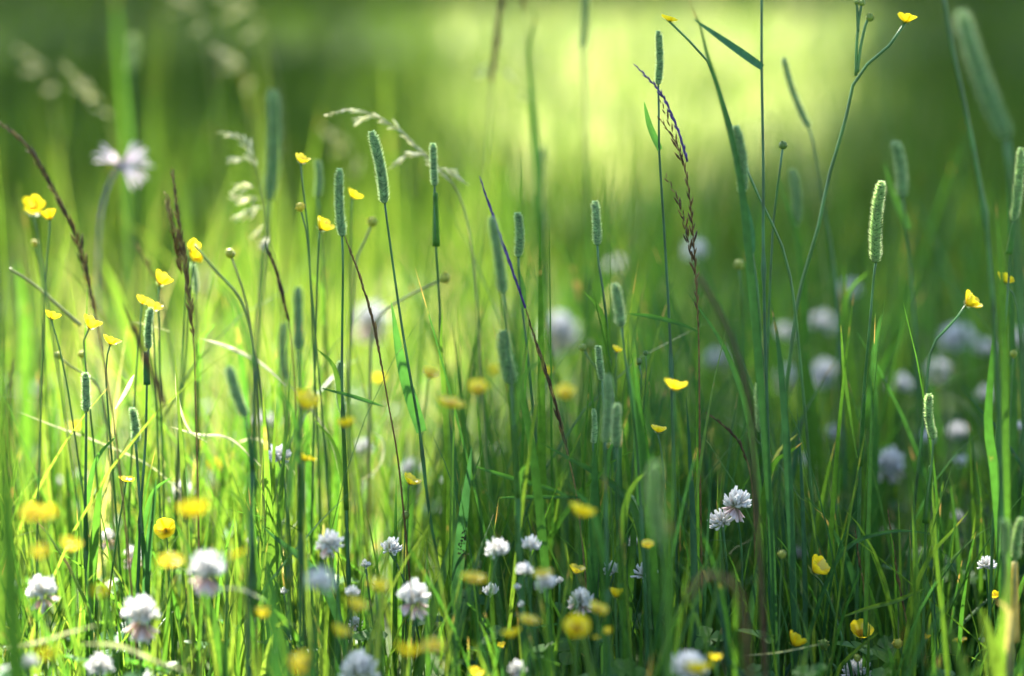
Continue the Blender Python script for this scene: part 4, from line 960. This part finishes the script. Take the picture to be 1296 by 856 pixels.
wild_blade([(252, 428), (290, 440), (330, 460), (362, 488)], 12, 1.80, .99, 'thick pale straw slanting behind the rimlit timothy', ground=False)
wild_blade([(165, 408), (190, 412), (215, 420)], 6, 1.80, .97, 'short pale straw under the three buttercups', ground=False)
wild_blade([(20, 520), (70, 540), (130, 562), (190, 590), (230, 625)], 6, 1.80, .98, 'long pale straw sloping through the sunny grass', ground=False)
wild_blade([(215, 540), (250, 550), (290, 555), (330, 590)], 8, 1.76, .985, 'tangled bleached straw in the sunny grass', ground=False)
wild_blade([(222, 470), (226, 510), (240, 545), (262, 560)], 7, 1.76, .98, 'kinked bleached straw above the tangled one', ground=False)
wild_blade([(300, 560), (325, 556), (350, 572), (372, 600)], 9, 1.84, .99, 'creamy curled straw behind the sunlit clover', ground=False)
wild_blade([(360, 480), (395, 520), (420, 560), (432, 610)], 8, 1.80, .97, 'pale straw slanting behind the upright stem', ground=False)
wild_blade([(470, 545), (485, 560), (480, 590), (455, 610)], 6, 1.86, .99, 'curled white straw beside the blurred clover', ground=False)
wild_blade([(-6, 822), (40, 815), (90, 800), (120, 792)], 9, 1.50, .98, 'pale straw lying low by the corner', ground=False)
wild_blade([(100, 815), (150, 818), (200, 838), (240, 850)], 11, 1.50, .975, 'greyish curved straw under the big two-tiered clover', ground=False)
wild_blade([(270, 745), (305, 746), (335, 760)], 9, 1.50, .99, 'white straw beside the double clover', ground=False)
wild_blade([(870, 370), (905, 420), (925, 460), (945, 520), (960, 620)], 9, 1.72, .2, 'slanting green stem-like blade beside the arched spike')
wild_blade([(1000, 395), (1015, 440), (1030, 520), (1040, 640)], 12, 2.0, .5, 'soft blade among the shaded clover blurs')
wild_blade([(1068, 330), (1072, 420), (1078, 500)], 14, 1.95, .6, 'pale soft blade beside the shaded clover blurs')
wild_blade([(1064, 410), (1068, 470), (1078, 540), (1085, 580)], 5, 1.69, .6, 'thin leaf clasping the bright timothy stem', ground=False)

# ------------------------------------------------------------------ the grass the flowers stand in
def near_grass():
    B, L, Wd, A, T, Bd, Ti = [], [], [], [], [], [], []
    def put(n, y0, y1, lo, hi, w0, w1, lean, bend, tint_lo, tint_hi, keep=0.45, sel=None):
        x, y = wedge(n, y0, y1)
        k = clumped(x, y, 1.6, keep)
        if sel is not None: k &= sel(x, y)
        x, y = x[k], y[k]; m = len(x)
        l = lo + (hi - lo) * rng.random(m) ** 1.5
        B.append(np.stack([x, y, np.zeros(m)], 1)); L.append(l); Wd.append(w0 + (w1 - w0) * rng.random(m))
        A.append(rng.random(m) * 2 * np.pi); T.append(np.abs(rng.normal(0, lean, m))); Bd.append(np.abs(rng.normal(0, bend, m)))
        tl = tint_lo + .32 * (1 - smooth(-.15, .1, x - .05 * rng.normal(size=m)))      # sunlight put into the tint: paler and yellower on the lit side
        Ti.append(np.clip(tl + (tint_hi - tint_lo) * rng.random(m), 0, 0.91))
    put(500, 1.0, 1.45, .04, .12, .0025, .005, .18, .5, .1, .8)
    put(5200, 1.42, 2.0, .06, .20, .002, .0045, .16, .55, .05, .8)
    put(800, 1.6, 2.1, .16, .34, .0025, .0052, .12, .35, .0, .7)
    put(3800, 2.0, 3.4, .06, .22, .0025, .005, .16, .5, .1, .9, sel=lambda x, y: x > .07 + rng.normal(0, .06, len(x)))
    put(9000, 2.0, 3.5, .03, .12, .002, .004, .3, .7, .25, 1.0, sel=lambda x, y: x < .12 + rng.normal(0, .06, len(x)))
    Ti[-1] = np.clip(Ti[-1] + .06 * rng.random(len(Ti[-1])), 0, .962)  # short grass in the sun, lightened a little more in its colour
    put(1400, 2.0, 3.4, .16, .32, .003, .006, .12, .35, .1, .85, sel=lambda x, y: rng.random(len(x)) < np.where(x > .08, 1, .3))
    put(420, 1.5, 2.2, .10, .28, .005, .009, .2, .5, .0, .45)
    put(1300, 1.6, 2.6, .16, .40, .0016, .0036, .34, 1.0, .1, .85)          # arching ones that cross the others
    put(420, 1.72, 2.6, .20, .40, .004, .008, .12, .45, .1, .6, sel=lambda x, y: x > -.05)
    put(300, 2.5, 4.2, .28, .50, .0018, .004, .10, .25, .3, .9)           # tall culms further back
    put(700, 1.4, 3.2, .15, .40, .001, .0018, .22, .3, .5, .9)          # thin wiry blades and culms
    put(900, 1.8, 3.3, .10, .30, .001, .0024, .5, .7, .965, 1.1, sel=lambda x, y: x < rng.normal(-.05, .25, len(x)))   # bleached ones, mostly on the sunny side
    Ti[-1] = 0.96 + 0.04 * rng.random(len(Ti[-1]))
    return grass_mass(np.concatenate(B), np.concatenate(L), np.concatenate(Wd), np.concatenate(A), np.concatenate(T), np.concatenate(Bd), np.concatenate(Ti), 7, True, M['grass'], 'meadow_grass')
near_grass()['label'] = 'dense green meadow grass of fine leaning blades'

def clover_carpet():
    """low three-part clover leaves down between the grass blades"""
    mb = MB()
    for _ in range(420):
        y = random.uniform(1.35, 2.6); x = random.uniform(-1, 1) * (.23 * y + .1); z = random.uniform(.03, .085)
        yaw = random.random() * 6.28; s_ = random.uniform(.007, .012); tilt = Vector((random.uniform(-.4, .4), random.uniform(-.4, .4), 1)).normalized()
        tint = random.uniform(.2, .7)
        tube(mb, [Vector((x + random.uniform(-.02, .02), y + .01, 0)), Vector((x, y, z))], .0006, .0005, n=4, sides=4, a=tint)
        for k in range(3):
            q = yaw + k * 2.094
            d = Vector((math.cos(q), math.sin(q), 0)); d = (d - tilt * d.dot(tilt)).normalized(); e = tilt.cross(d)
            c = Vector((x, y, z)); vv = [c]; 
            for u, r_ in ((-.9, .55), (-.75, 1.15), (-.35, 1.6), (0, 1.5), (.35, 1.6), (.75, 1.15), (.9, .55)):
                vv.append(c + d * (s_ * r_) + e * (s_ * u * .8) + tilt * (s_ * .25 * abs(u)))
            mb.add(vv, [(0, i, i + 1) for i in range(1, 7)], tint, [0] + [1] * 7)
    o = linkobj('ground_cover', mb.mesh('ground_cover', M['leaf'], False)); o['kind'] = 'stuff'; o['label'] = 'low clover leaves between the grass blades'
clover_carpet()
